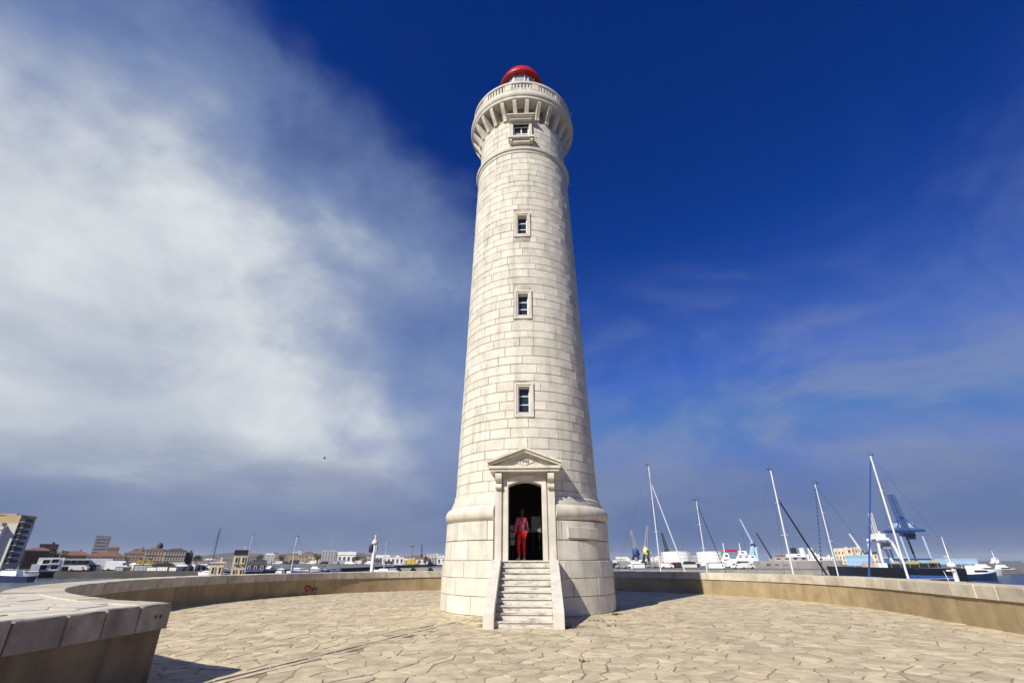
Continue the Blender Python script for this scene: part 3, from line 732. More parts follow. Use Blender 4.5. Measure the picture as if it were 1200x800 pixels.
# arch of the opening: chord 2*hwi, rise
ra = (hwi ** 2 + rise ** 2) / (2 * rise); zc_ = zs_ + rise - ra; ta = asin(hwi / ra)
archp = [(ra * sin(-ta + 2 * ta * k / 12), zc_ + ra * cos(-ta + 2 * ta * k / 12)) for k in range(13)]
top = dz(4.56); W = SUR_W
m = MB()
# front wall of the surround with the arched opening, extruded back
polyL = [(-W, 0.0), (-hwi, 0.0)]
outl = [(-W, 0), (-hwi, 0)] + archp + [(hwi, 0), (W, 0), (W, top), (-W, top)]
n = len(outl)
m.add([(x, F0 + 0.06, z) for x, z in outl] + [(x, B0, z) for x, z in outl], [(i, (i + 1) % n, n + (i + 1) % n, n + i) for i in range(n)])
k0 = 2; a_in = list(range(1, 1 + 15))
fr = []
# left jamb, right jamb, spandrels fanned to the top
pts2 = outl
def tri(i, j, k): fr.append((i, j, k))
iTL, iTR, iBL, iBR = n - 1, n - 2, 0, n - 3
fr.append((iBL, 1, 2, iTL))
mid = 2 + 6
for k in range(2, mid): fr.append((k, k + 1, iTL))
fr.append((mid, iTR, iTL))
for k in range(mid, 14): fr.append((k, k + 1, iTR))
fr.append((14, 15, iBR, iTR))
m.add([(x, F0 + 0.06, z) for x, z in outl], fr)
m.build('surround_wall', 'trim', dw, fix=True)
# pilasters, architrave moulding round the arch
for sx in (-1, 1):
    m = MB(); m.box((sx * (W - 0.115), F0 + 0.02, dz(3.10) + 0.0), (0.23, 0.09, dz(4.55) - 0.004)); m.v = [(x, y, z if z > 0.5 else 0.002) for x, y, z in m.v]
    m.build('pilaster', 'trim', dw)
ao = [((ra + 0.20) * sin(-ta + 2 * ta * k / 12) * (hwi + 0.17) / ((ra + 0.20) * sin(ta)), zc_ + (ra + 0.2) * cos(-ta + 2 * ta * k / 12)) for k in range(13)]
inn = [(-hwi, 0.003)] + archp + [(hwi, 0.003)]; oo = [(-hwi - 0.17, 0.003)] + ao + [(hwi + 0.17, 0.003)]; n = len(inn)
m = MB()
vs_ = [(x, F0 - 0.005, z) for x, z in inn] + [(x, F0 - 0.005, z) for x, z in oo] + [(x, F0 + 0.07, z) for x, z in inn] + [(x, F0 + 0.07, z) for x, z in oo]
fs = [(i, i + 1, n + i + 1, n + i) for i in range(n - 1)] + [(n + i, n + i + 1, 3 * n + i + 1, 3 * n + i) for i in range(n - 1)] + [(i, i + 1, 2 * n + i + 1, 2 * n + i) for i in range(n - 1)]
m.add(vs_, fs); m.build('architrave', 'trim', dw)
for sx in (-1, 1):   # scrolled consoles
    pr = [(0.08, 3.98), (-0.12, 3.98), (-0.16, 4.03), (-0.16, 4.10), (-0.12, 4.15), (-0.05, 4.18), (-0.13, 4.22), (-0.26, 4.30), (-0.30, 4.40), (-0.28, 4.50), (-0.22, 4.555), (0.08, 4.555)]
    n = len(pr); m = MB(); xa, xb = sx * (W - 0.01), sx * (W - 0.235)
    m.add([(xa, y, dz(z)) for y, z in pr] + [(xb, y, dz(z)) for y, z in pr], [(i, (i + 1) % n, n + (i + 1) % n, n + i) for i in range(n)] + [tuple(range(n)), tuple(reversed(range(n, 2 * n)))])
    m.build('console', 'trim', dw, smooth=35)
ped = MB(); PW, PF, PB = 1.30, -0.42, 0.62
ped.box((0, (PF + PB) / 2 + 0.04, dz(4.605)), (2 * PW - 0.12, PB - PF - 0.08, 0.09)); ped.box((0, (PF + PB) / 2 + 0.01, dz(4.70)), (2 * PW - 0.02, PB - PF - 0.02, 0.09))
pedo = ped.build('pediment', 'trim', dw)
ap_z = 5.42; e_z = 4.75
for sx in (-1, 1):   # raking cornices
    m = MB(); t = 0.15
    for (o1, o2, f) in ((0.0, 0.085, PF + 0.07), (0.087, 0.17, PF)):
        q = [(sx * (PW + 0.03), dz(e_z + o1)), (0.0, dz(ap_z - 0.17 + o1)), (0.0, dz(ap_z - 0.17 + o2)), (sx * (PW + 0.03), dz(e_z + o2))]
        m.add([(x, f, z) for x, z in q] + [(x, PB, z) for x, z in q], [(0, 1, 2, 3), (7, 6, 5, 4), (0, 1, 5, 4), (1, 2, 6, 5), (2, 3, 7, 6), (3, 0, 4, 7)])
    m.build('raking_cornice', 'trim', pedo)
m = MB(); q = [(-PW + 0.05, dz(4.747)), (PW - 0.05, dz(4.747)), (0, dz(5.27))]
m.add([(x, -0.10, z) for x, z in q] + [(x, PB, z) for x, z in q], [(0, 1, 2), (5, 4, 3), (0, 1, 4, 3), (1, 2, 5, 4), (2, 0, 3, 5)]); m.build('tympanum', 'trim', pedo)
m = MB(); q = [(-0.36, dz(4.93)), (0, dz(4.80)), (0.36, dz(4.93)), (0, dz(5.06))]
m.add([(x * 1.0, -0.135, z) for x, z in q] + [(x, -0.095, z) for x, z in q], [(0, 1, 2, 3), (0, 1, 5, 4), (1, 2, 6, 5), (2, 3, 7, 6), (3, 0, 4, 7)]); m.build('date_plaque', 'trim', pedo)
fc = bpy.data.curves.new('date', 'FONT'); fc.body = '1948'; fc.size = 0.17; fc.extrude = 0.006; fc.align_x = 'CENTER'; fc.align_y = 'CENTER'; fc.space_character = 1.05
fo = bpy.data.objects.new('date', fc); COL.objects.link(fo); bpy.context.view_layer.update()
fme = bpy.data.meshes.new_from_object(fo.evaluated_get(bpy.context.evaluated_depsgraph_get())); bpy.data.objects.remove(fo)
fme.materials.clear(); fme.materials.append(mat('carved_lettering', (0.09, 0.08, 0.065), 0.9, 0.1, 9)); 
o = link('carved_date', fme, pedo, (0, -0.142, dz(4.93))); o.rotation_euler.x = pi / 2
# room seen through the door (floor, walls, ceiling)
rm = MB(); x0, x1, y0, y1, zt = -1.3, 1.3, 0.63, 3.6, 3.3
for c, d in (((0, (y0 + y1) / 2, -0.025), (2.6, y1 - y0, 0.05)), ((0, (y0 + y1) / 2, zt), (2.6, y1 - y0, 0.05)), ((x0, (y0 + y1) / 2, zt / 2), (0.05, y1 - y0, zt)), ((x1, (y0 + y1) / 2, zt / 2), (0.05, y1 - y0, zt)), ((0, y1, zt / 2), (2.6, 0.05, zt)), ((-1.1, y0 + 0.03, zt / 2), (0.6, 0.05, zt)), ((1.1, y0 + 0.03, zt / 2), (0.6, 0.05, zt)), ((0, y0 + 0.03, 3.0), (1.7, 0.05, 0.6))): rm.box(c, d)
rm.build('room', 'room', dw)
m = MB(); m.box((0, 0.16, -0.02), (2 * SUR_W + 0.02, 0.94, 0.05)); m.build('threshold', 'trim', dw)

# staircase with two sloping cheeks
st = bpy.data.objects.new('staircase', None); COL.objects.link(st); st.parent = lh; st.location = (0, -3.30, 0)
NS, RUN = 10, 2.72; rh = Z_PL / NS; td = (RUN - 0.10) / 9; SW = 0.79
rg = random.Random(2)
for k in range(NS):
    zt = rh * (k + 1); y0 = -RUN + td * k
    m = MB(); m.box((0, (y0 + 0.2) / 2 + 0.01, zt - 0.038 - 0.066), (2 * SW - 0.004, 0.2 - y0 - 0.02 - 0.002 * k, 0.132)); m.box((0, y0 + 0.20, zt - 0.017), (2 * SW - 0.006, 0.43, 0.034))
    if k == 0: m.box((0, y0 + 0.3, 0.02), (2 * SW - 0.008, 0.5, 0.09))
    o = m.build('step', 'step', st); o.location.x = rg.uniform(-0.003, 0.003); o.rotation_euler.z = rg.uniform(-0.002, 0.002)
    # slim joint in the riser
for sx in (-1, 1):
    pr = [(-RUN - 0.16, -0.03), (-RUN - 0.16, 0.40), (-RUN + 0.02, 0.50), (-0.36, Z_PL + 0.03), (-0.10, Z_PL + 0.02), (0.30, Z_PL + 0.02), (0.30, -0.03)]
    n = len(pr); m = MB(); xa, xb = sx * SW, sx * (SW + 0.30)
    m.add([(xa, y, z) for y, z in pr] + [(xb, y, z) for y, z in pr], [(i, (i + 1) % n, n + (i + 1) % n, n + i) for i in range(n)] + [tuple(range(n)), tuple(reversed(range(n, 2 * n)))])
    o = m.build('stair_cheek', 'trim', st)
    bv = o.modifiers.new('bevel', 'BEVEL'); bv.width = 0.015; bv.segments = 2
# things standing in the doorway room: a display board and leaflet holders
q = Matrix.Translation((TX, TY, 0)) @ Matrix.Rotation(LH_RZ, 4, 'Z')
def lhp(x, y, z): return q @ Vector((x, y, z))
bd = thing('notice_board', 'small framed notice board standing inside the dark doorway', 'notice board', lhp(0.38, -1.5, Z_PL), LH_RZ)
MB().box((0, 0, 1.25), (0.34, 0.03, 0.55)).build('poster', 'paper', bd); m = MB()
frame_box(m, -0.20, 0.20, 0.95, 1.55, -0.02, 0.025, 0.03); m.tube((-0.12, 0.04, 0), (-0.12, 0.04, 1.4), 0.015); m.tube((0.12, 0.04, 0), (0.12, 0.04, 1.4), 0.015); m.box((0, 0.04, 0.012), (0.4, 0.3, 0.024)); m.build('stand', 'dark', bd)
lf = thing('leaflet_rack', 'leaflet rack just inside the left jamb of the doorway', 'rack', lhp(-0.50, -2.1, Z_PL), LH_RZ)
m = MB(); m.tube((0, 0, 0), (0, 0, 1.25), 0.02); m.box((0, 0, 0.015), (0.26, 0.26, 0.03)); m.build('stand', 'dark', lf)
for k in range(3): MB().box((0.02, -0.06, 0.60 + k * 0.24), (0.16, 0.04, 0.19)).build('leaflet_holder', 'paper', lf)
# ================================================================== person in the doorway
def skin_mesh(name, verts, edges, radii, mtl, root=0, sub=2):
    me = bpy.data.meshes.new(name); me.from_pydata(verts, edges, []); ob = bpy.data.objects.new(name, me); COL.objects.link(ob)
    sk = ob.modifiers.new('skin', 'SKIN'); sk.use_smooth_shade = True
    for i, r in enumerate(radii):
        d = me.skin_vertices[0].data[i]; d.radius = (r, r) if not isinstance(r, tuple) else r; d.use_root = (i == root)
    sb = ob.modifiers.new('sub', 'SUBSURF'); sb.levels = sub; sb.render_levels = sub
    bpy.context.view_layer.update()
    me2 = bpy.data.meshes.new_from_object(ob.evaluated_get(bpy.context.evaluated_depsgraph_get())); bpy.data.objects.remove(ob)
    me2.materials.clear(); me2.materials.append(mtl); me2.name = name
    me2.polygons.foreach_set('use_smooth', [True] * len(me2.polygons)); return me2
skin = mat('skin', (0.45, 0.27, 0.19), 0.6, 0.05, 10); pink = mat('pink_patterned_jacket', (0.44, 0.07, 0.12), 0.85, 0.6, 26, 0.02, 14); redt = mat('red_trousers', (0.46, 0.012, 0.02), 0.8, 0.2, 8, 0.02, 10)
hair = mat('dark_hair', (0.008, 0.006, 0.005), 0.6, 0.2, 30); bagm = mat('dark_bag', (0.02, 0.02, 0.025), 0.6, 0.1, 10); shoe = mat('white_shoe', (0.7, 0.68, 0.65), 0.6, 0.05, 10)
def person():
    p = thing('person', 'person in pink patterned jacket and red trousers standing in the doorway', 'person', lhp(-0.15, -2.18, Z_PL), LH_RZ + R(35))
    # joints, person looks into the tower (+Y), weight on the right leg
    J = {'pel': (0, 0, 0.95), 'spi': (0, 0.01, 1.14), 'che': (0, 0.015, 1.32), 'nec': (0, 0.0, 1.46), 'hd0': (0, 0.02, 1.55), 'hd1': (0, 0.03, 1.64),
         'hr': (0.09, 0, 0.90), 'kr': (0.10, 0.02, 0.49), 'ar': (0.10, -0.01, 0.09), 'tr': (0.11, 0.13, 0.035), 'hl': (-0.09, 0, 0.90), 'kl': (-0.11, 0.05, 0.49), 'al': (-0.12, -0.02, 0.09), 'tl': (-0.14, 0.12, 0.035),
         'sr': (0.17, 0.0, 1.38), 'er': (0.24, -0.03, 1.11), 'wr': (0.17, 0.16, 0.98), 'sl': (-0.17, 0.0, 1.38), 'el': (-0.25, -0.02, 1.11), 'wl': (-0.22, 0.12, 0.90)}
    names = list(J); ix = {n: i for i, n in enumerate(names)}; V = [J[n] for n in names]
    E = [('pel', 'spi'), ('spi', 'che'), ('che', 'nec'), ('nec', 'hd0'), ('hd0', 'hd1'), ('pel', 'hr'), ('hr', 'kr'), ('kr', 'ar'), ('ar', 'tr'), ('pel', 'hl'), ('hl', 'kl'), ('kl', 'al'), ('al', 'tl'), ('che', 'sr'), ('sr', 'er'), ('er', 'wr'), ('che', 'sl'), ('sl', 'el'), ('el', 'wl')]
    Rr = {'pel': 0.12, 'spi': 0.11, 'che': 0.125, 'nec': 0.052, 'hd0': 0.075, 'hd1': 0.085, 'hr': 0.082, 'kr': 0.052, 'ar': 0.036, 'tr': 0.03, 'hl': 0.082, 'kl': 0.052, 'al': 0.036, 'tl': 0.03, 'sr': 0.055, 'er': 0.038, 'wr': 0.026, 'sl': 0.055, 'el': 0.038, 'wl': 0.026}
    # hands: palm and five fingers each
    for s_, w, e in (('r', 'wr', 'er'), ('l', 'wl', 'el')):
        W = Vector(J[w]); d = (W - Vector(J[e])).normalized(); sd = d.cross(Vector((0, 0, 1))).normalized(); up = sd.cross(d)
        pl = W + d * 0.075; V.append(tuple(pl)); names.append('p' + s_); ix['p' + s_] = len(V) - 1; E.append((w, 'p' + s_)); Rr['p' + s_] = 0.026
        for f in range(5):
            if f == 4: b0 = W + d * 0.035 + sd * 0.03; b1 = b0 + d * 0.03 + sd * 0.025; b2 = b1 + d * 0.028
            else: b0 = pl + d * 0.02 + sd * (f - 1.5) * 0.018; b1 = b0 + d * (0.035 - abs(f - 1.4) * 0.005) - up * 0.008; b2 = b1 + d * 0.022 - up * 0.02
            prev = ('p' + s_) if f < 4 else w
            for q_, b in enumerate((b0, b1, b2)):
                nm = f'{s_}{f}{q_}'; V.append(tuple(b)); names.append(nm); ix[nm] = len(V) - 1; E.append((prev, nm)); Rr[nm] = 0.0085; prev = nm
    me = skin_mesh('body', V, [(ix[a], ix[b]) for a, b in E], [Rr[n] for n in names], skin, 0); link('body', me, p)
    def sub(name, keys, edges, k, mtl, extra=None):
        kk = {n: i for i, n in enumerate(keys)}; rr = [Rr[n] * k + 0.012 for n in keys]
        link(name, skin_mesh(name, [J[n] for n in keys], [(kk[a], kk[b]) for a, b in edges], rr, mtl, 0), p)
    sub('jacket', ['che', 'spi', 'pel', 'sr', 'er', 'wr', 'sl', 'el', 'wl', 'nec'], [('che', 'spi'), ('spi', 'pel'), ('che', 'sr'), ('sr', 'er'), ('er', 'wr'), ('che', 'sl'), ('sl', 'el'), ('el', 'wl'), ('che', 'nec')], 1.12, pink)
    J['ar'] = (0.10, -0.01, 0.11); J['al'] = (-0.12, -0.02, 0.11)
    sub('trousers', ['pel', 'hr', 'kr', 'ar', 'hl', 'kl', 'al'], [('pel', 'hr'), ('hr', 'kr'), ('kr', 'ar'), ('pel', 'hl'), ('hl', 'kl'), ('kl', 'al')], 1.12, redt)
    # hair: long, over the back of the head and the neck
    m = MB()
    for zc, r in ((1.46, 0.085), (1.52, 0.10), (1.58, 0.112), (1.64, 0.115), (1.69, 0.10), (1.73, 0.065), (1.75, 0.01)): pass
    m.lathe([(0.0, 1.44), (0.07, 1.45), (0.10, 1.52), (0.113, 1.59), (0.115, 1.65), (0.10, 1.70), (0.06, 1.74), (0.0, 1.755)], 16); m.v = [(x * 0.92, y * 0.95 - 0.02 if y < 0.02 else 0.0 + (y - 0.02) * 0.55, z) for x, y, z in m.v]
    m.build('hair', hair, p, smooth=60)
    m = MB(); m.lathe([(0.0, 1.585), (0.02, 1.59), (0.012, 1.615), (0.0, 1.63)], 8); m.v = [(x * 0.8, y + 0.125, z - 0.02) for x, y, z in m.v]; m.build('nose', skin, p, smooth=60)
    for sx in (-1, 1):
        MB().tube((sx * 0.033, 0.108, 1.635), (sx * 0.033, 0.118, 1.635), 0.012, 0.008).build('eye', hair, p)
        m = MB(); m.lathe([(0, -0.03), (0.035, -0.02), (0.045, 0.0), (0.03, 0.035), (0, 0.05)], 12); m.v = [(sx * (0.105 if sx > 0 else 0.13) + x, y * 2.6 + 0.055, z + 0.035) for x, y, z in m.v]; m.build('shoe', shoe, p, smooth=60)
    MB().box((0, 0.118, 1.572), (0.05, 0.012, 0.012)).build('mouth', mat('lips', (0.3, 0.09, 0.08), 0.5, 0), p)
    m = MB(); m.tube((-0.13, -0.13, 1.40), (0.15, -0.155, 1.08), 0.014); m.tube((-0.13, -0.13, 1.40), (-0.10, 0.04, 1.465), 0.014); bag = m.build('bag_strap', bagm, p)
    m = MB(); m.box((0.20, -0.14, 1.00), (0.11, 0.10, 0.18)); o = m.build('bag', bagm, p); bv = o.modifiers.new('b', 'BEVEL'); bv.width = 0.03; bv.segments = 3
person()

# ================================================================== harbour land
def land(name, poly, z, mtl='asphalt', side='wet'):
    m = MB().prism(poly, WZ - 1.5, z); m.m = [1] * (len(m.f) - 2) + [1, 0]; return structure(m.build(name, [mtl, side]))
# right: commercial port; left: town quays; straight ahead: marina and far shore
land('port_quay', [(38, 185), (38, 900), (1150, 1300), (900, 640), (560, 470), (420, 330), (150, 172)], QZ, 'asphalt', 'concrete')
land('town_quay', [(-420, 170), (-200, 148), (-86, 150), (-70, 230), (-70, 520), (-30, 560), (30, 560), (30, 2600), (-2600, 2600), (-900, 400)], QZ, 'asphalt')
land('inner_pier', [(-46, 196), (36, 196), (36, 206), (-46, 206)], QZ + 0.25, 'concrete', 'concrete')
land('breakwater', [(640, 640), (1500, 760), (1500, 790), (640, 660)], 0.9, 'rock', 'rock')
def ridge(name, x0, x1, y, h, seed, depth=900):
    rg = random.Random(seed); n = 60; m = MB(); vs_ = []
    ph = [rg.uniform(0, 6.3) for _ in range(6)]
    for i in range(n + 1):
        t = i / n; x = x0 + (x1 - x0) * t
        e = sin(pi * t) ** 0.6 * (0.62 + 0.22 * sin(5 * t + ph[0]) + 0.12 * sin(13 * t + ph[1]) + 0.05 * sin(31 * t + ph[2])) * h
        vs_ += [(x, y - depth * 0.5, WZ - 1), (x, y - depth * 0.2, e * 0.55), (x, y, e), (x, y + depth * 0.5, WZ - 1)]
    m.add(vs_, [(i * 4 + k, (i + 1) * 4 + k, (i + 1) * 4 + k + 1, i * 4 + k + 1) for i in range(n) for k in range(3)])
    structure(m.build(name, 'hill', smooth=60))
ridge('hills', -2700, -250, 4300, 110, 4); ridge('hills', -1500, 900, 5600, 105, 9); ridge('hills', -6000, -2200, 5200, 70, 12)

# ------------------------------------------------------------------ buildings
win_cache = {}
def window_mesh(w, h, fr='pale'):
    key = (round(w, 1), round(h, 1), fr)
    if key not in win_cache:
        m = MB(); frame_box(m, -w / 2, w / 2, -h / 2, h / 2, -0.16, 0.1, 0.16, 0); m.box((0, 0.0, 0), (w - 0.3, 0.1, h - 0.3), 1)
        m.box((0, -0.2, -h / 2 - 0.05), (w + 0.3, 0.35, 0.14), 0); win_cache[key] = m.mesh('window', [fr, 'shutter'])
    return win_cache[key]
def building(label, x0, x1, ytop, d, dep, wallm, roof='flat', roofm='tile', fl=3, nc_=5, zb=QZ, yaw=None, cat='building', rh_=None, frame='pale', wf=0.5, hf=0.55, ybase=None, name='building', side=True):
    X0, X1 = lat(x0, d), lat(x1, d); xc = (X0 + X1) / 2
    th = atan2(-xc, d) if yaw is None else R(yaw); w = abs(X1 - X0) * cos(th); zt = zat(ytop, d)
    rz_ = rh_ if rh_ is not None else {'flat': 0.5, 'hip': min(3.0, w * 0.14), 'gable': min(3.5, w * 0.18)}[roof]
    H = zt - zb - rz_
    b = thing(name, label, cat, (xc, d, zb), th)
    hw_ = w / 2
    MB().box((0, dep / 2, H / 2), (w, dep, H)).build('wall', wallm, b)
    e = 0.35
    if roof == 'flat':
        m = MB(); m.box((0, dep / 2, H + 0.1), (w + 0.4, dep + 0.4, 0.2)); m.box((0, dep / 2, H + 0.2 + (rz_ - 0.2) / 2), (w + 0.1, dep + 0.1, max(0.05, rz_ - 0.2))); m.build('roof', wallm if roofm == 'tile' else roofm, b)
        MB().box((w * 0.2, dep * 0.5, H + rz_ + 0.45), (w * 0.16, dep * 0.2, 0.9)).build('roof_hut', wallm, b)
    else:
        rl = hw_ * (0.45 if roof == 'hip' else 1.0); X = hw_ + e; ya, yb = -e, dep + e; ym = dep / 2
        vs_ = [(-X, ya, H), (X, ya, H), (X, yb, H), (-X, yb, H), (-rl, ym, H + rz_), (rl, ym, H + rz_)]
        if roof == 'gable': vs_[4] = (-X, ym, H + rz_); vs_[5] = (X, ym, H + rz_)
        ro = MB().add(vs_, [(3, 2, 1, 0), (0, 1, 5, 4), (2, 3, 4, 5), (1, 2, 5), (3, 0, 4)]).build('roof', roofm, b)
        MB().box((hw_ * 0.4, ym + 0.4, H + rz_ * 0.9), (0.9, 0.7, 1.6)).build('chimney', wallm, ro)
        MB().box((0, dep / 2, H - 0.15), (w + 0.35, dep + 0.35, 0.3)).build('cornice', 'pale', b)
    if fl and nc_:
        fh = H / fl; cw = w / nc_; me = window_mesh(cw * wf, fh * hf, frame)
        for f in range(fl):
            for c in range(nc_): link('window', me, b, (-hw_ + cw * (c + 0.5), -0.02, fh * (f + 0.52)))
        if side:
            sx = 1 if xc < 0 else -1; ns_ = max(1, int(dep / max(cw, 2.5)))
            for f in range(fl):
                for c in range(ns_): link('window', me, b, (sx * (hw_ + 0.02), dep * (c + 0.5) / ns_, fh * (f + 0.52)), sx * pi / 2)
    return b
# control tower at the far left: beige block, white stair shaft, stacked dark balconies
def control_tower():
    d = 175.0; X0, X1 = lat(-44, d), lat(-2, d); xc = (X0 + X1) / 2; th = atan2(-xc, d) - 0.5; zt = zat(603, d)
    b = thing('apartment_tower', 'beige and white apartment tower with stacked dark balconies at the far left', 'building', (xc, d, QZ), th); w = (X1 - X0) * cos(th); H = zt - QZ
    MB().box((-w * 0.10, 6, H / 2), (w * 1.0, 12, H)).build('wall', 'tan', b)
    MB().box((-w * 0.10, 6, H + 0.2), (w * 1.04, 12.5, 0.4)).build('roof', 'tan', b)
    s_ = MB(); s_.box((w * 0.24, -1.6, H * 0.36), (2.6, 3.2, H * 0.72)); sh = s_.build('stair_shaft', 'white', b)
    MB().box((w * 0.22, -1.6, H * 0.72 + 0.5), (3.7, 3.9, 1.0)).build('shaft_cap', 'pale', b)
    MB().box((w * 0.22, -1.9, H * 0.72 + 1.6), (1.6, 2.0, 1.2)).build('shaft_hut', 'greyw', b)
    wm = window_mesh(1.2, 2.0, 'white')
    for k in (0.30, 0.44, 0.62): link('window', wm, sh, (w * 0.22, -3.22, H * k))
    gl = MB().box((w * 0.30 + 2.0, 3.2, H * 0.42), (3.0, 9.5, H * 0.84)).build('side_wall', 'pale', b)
    MB().box((w * 0.30 + 1.2, 3.4, H * 0.92), (4.2, 9.0, H * 0.157)).build('penthouse', 'tan', b)
    n = 8
    for k in range(n):
        z = H * (0.12 + 0.86 * k / n)
        o = MB().box((w * 0.30 + 4.2, 1.2, z), (1.5, 4.5, 0.28)).build('balcony', 'grey', b)
        m = MB(); m.box((w * 0.30 + 4.9, 1.2, z + 0.65), (0.08, 4.4, 1.0)); m.box((w * 0.30 + 4.25, -1.0, z + 0.65), (1.3, 0.08, 1.0)); m.build('railing', 'dark', o)
control_tower()
building('dark brown quayside block with shallow tiled roof beside the apartment tower', 24, 54, 641, 205, 14, 'umber', 'hip', 'tile', 4, 6, frame='umber')
building('dark brown block with a pale penthouse behind the white harbour office', 40, 62, 637, 235, 12, 'umber', 'flat', 'umber', 5, 5, frame='brown')
building('low brown houses between the dark blocks and the slab tower', 60, 104, 645, 260, 14, 'brown', 'hip', 'tile', 3, 8, frame='ochre')
building('tall slender grey slab tower rising behind the ochre terraces', 103, 121, 627, 330, 16, 'greyw', 'flat', 'greyw', 9, 5, frame='pale', wf=0.7, hf=0.45)
building('red brick attic house in front of the slab tower', 120, 135, 640, 300, 12, 'pinkish', 'gable', 'tile', 3, 4)
building('long ochre terrace with two rows of tall pale framed windows', 100, 146, 646, 255, 14, 'ochre', 'hip', 'tile', 3, 11, side=False, wf=0.42)
building('orange rendered house with terracotta roof in the middle of the quay row', 143, 168, 645, 262, 13, 'pinkish', 'hip', 'tile', 3, 6)
building('narrow brown house with a tall tiled roof next to the palace front', 153, 168, 642, 290, 12, 'brown', 'hip', 'tile', 4, 4)
pal = building('grand stone palace on the quay with terracotta roof and small cupola', 167, 192, 641, 250, 16, 'ochre', 'hip', 'tile', 3, 7, side=False, wf=0.42, hf=0.62)
m = MB(); m.lathe([(0, 0), (1.3, 0), (1.3, 1.3), (1.5, 1.4), (1.2, 2.3), (0.6, 2.9), (0.0, 3.1)], 12); o = m.build('cupola', 'slate', pal, smooth=40); o.location = (1.0, 7, zat(641, 250) - QZ - 0.8)
pal2 = building('stone corner block with slate mansard roof at the end of the quay row', 190, 216, 642, 246, 18, 'ochre', 'hip', 'slate', 3, 8, wf=0.42, hf=0.62)
building('dark narrow house at the right end of the quay row', 214, 224, 646, 262, 12, 'umber', 'hip', 'slate', 3, 3, frame='brown')
# white harbour office with dark glazing, stepped
def office():
    d = 150.0; b = thing('harbour_office', 'white stepped harbour office with dark glazed bays on the left quay', 'building', (lat(74, d), d, QZ), atan2(-lat(74, d), d)); w = (lat(104, d) - lat(44, d)) * 0.8
    H = zat(653, d) - QZ
    MB().box((-w * 0.22, 5, H / 2), (w * 0.48, 10, H)).build('wall', 'white', b)
    MB().box((-w * 0.46, 3, H * 0.26), (w * 0.16, 8, H * 0.52)).build('annexe', 'white', b)
    MB().box((w * 0.26, 5.5, H * 0.42), (w * 0.48, 10, H * 0.84)).build('glazed_wing', 'greyw', b)
    for z, h in ((H * 0.17, H * 0.3), (H * 0.62, H * 0.28)):
        for k in range(4): MB().box((w * (0.07 + 0.12 * k + 0.02), 0.44, z + 0.2), (w * 0.105, 0.12, h)).build('pane', 'glass', b)
    for z in (H * 0.40, H * 0.86): MB().box((w * 0.26, 5.1, z), (w * 0.52, 11.4, 0.35)).build('slab', 'white', b)
    for x, z in ((-0.30, 0.70), (-0.14, 0.74), (-0.32, 0.30), (-0.12, 0.30)): link('window', window_mesh(1.8, 1.3, 'white'), b, (w * x, -0.02, H * z))
    m = MB(); m.tube((-w * 0.1, 5, H), (-w * 0.1, 5, H + 2.2), 0.08, 0.05); m.build('mast', 'grey', b)
office()
building('cream signal station with flat black roof rising above the marina sheds', 273, 289, 644, 118, 6, 'cream', 'flat', 'dark', 2, 2, rh_=0.9, frame='cream', name='signal_station', cat='building', zb=QZ - 0.9)
building('low cream hut left of the signal station', 248, 264, 658, 122, 5, 'cream', 'flat', 'pale', 1, 2, rh_=0.3, zb=QZ - 0.9)
building('dark shed with low roof right of the signal station', 290, 312, 657, 150, 8, 'umber', 'gable', 'slate', 1, 3)
land('marina_pier', [(-64, 110), (-50, 110), (-44, 160), (-80, 165)], QZ - 0.9)
for i, (x0, x1, yt, d, wm_, rf_, fl, nc_, lb) in enumerate((
    (297, 309, 650, 620, 'pale', 'hip', 3, 4, 'pale house group leftmost on the far shore'), (308, 322, 648, 640, 'white', 'hip', 4, 5, 'white apartment block on the far shore near the left pole'),
    (320, 337, 651, 600, 'ochre', 'hip', 3, 5, 'ochre house with tiled roof on the far shore left of the white pole'), (336, 350, 648, 640, 'tan', 'hip', 4, 5, 'tan far shore house just behind the white pole'),
    (349, 360, 650, 600, 'tan', 'gable', 3, 3, 'tan gabled far shore house right of the white pole'), (362, 377, 648, 620, 'cream', 'hip', 3, 4, 'cream far shore house with small windows'),
    (376, 393, 645, 560, 'greyw', 'flat', 5, 5, 'grey flat roofed far shore block with white attic'), (395, 416, 646, 520, 'white', 'gable', 1, 4, 'large white gabled boat shed on the far shore'),
    (414, 430, 652, 480, 'umber', 'flat', 2, 5, 'low dark workshop right of the white boat shed'), (428, 447, 655, 470, 'umber', 'gable', 1, 4, 'dark long shed behind the harbour light'),
    (448, 473, 652, 430, 'white', 'flat', 1, 5, 'long white warehouse right of the harbour light'), (474, 485, 654, 460, 'greyw', 'gable', 1, 2, 'grey gabled shed beside the long white warehouse'),
    (488, 501, 652, 420, 'pale', 'gable', 1, 2, 'pale workshop with sloping roof left of the lighthouse'), (502, 512, 652, 430, 'grey', 'flat', 2, 3, 'grey box building close to the lighthouse base'),
    (512, 522, 651, 410, 'white', 'gable', 1, 2, 'white shed partly hidden by the lighthouse base'), (226, 240, 655, 420, 'pale', 'hip', 2, 4, 'small pale house beyond the marina left of the tall dark mast'),
    (238, 252, 654, 460, 'greyw', 'hip', 2, 4, 'small grey house beyond the marina behind the tall dark mast'), (258, 272, 654, 480, 'pinkish', 'hip', 2, 4, 'salmon house beyond the marina beside the signal station'))):
    building(lb, x0, x1, yt, d, 14, wm_, rf_, 'tile' if wm_ not in ('white', 'greyw', 'umber', 'grey') else ('slate' if wm_ == 'umber' else 'pale'), fl, nc_, side=False)
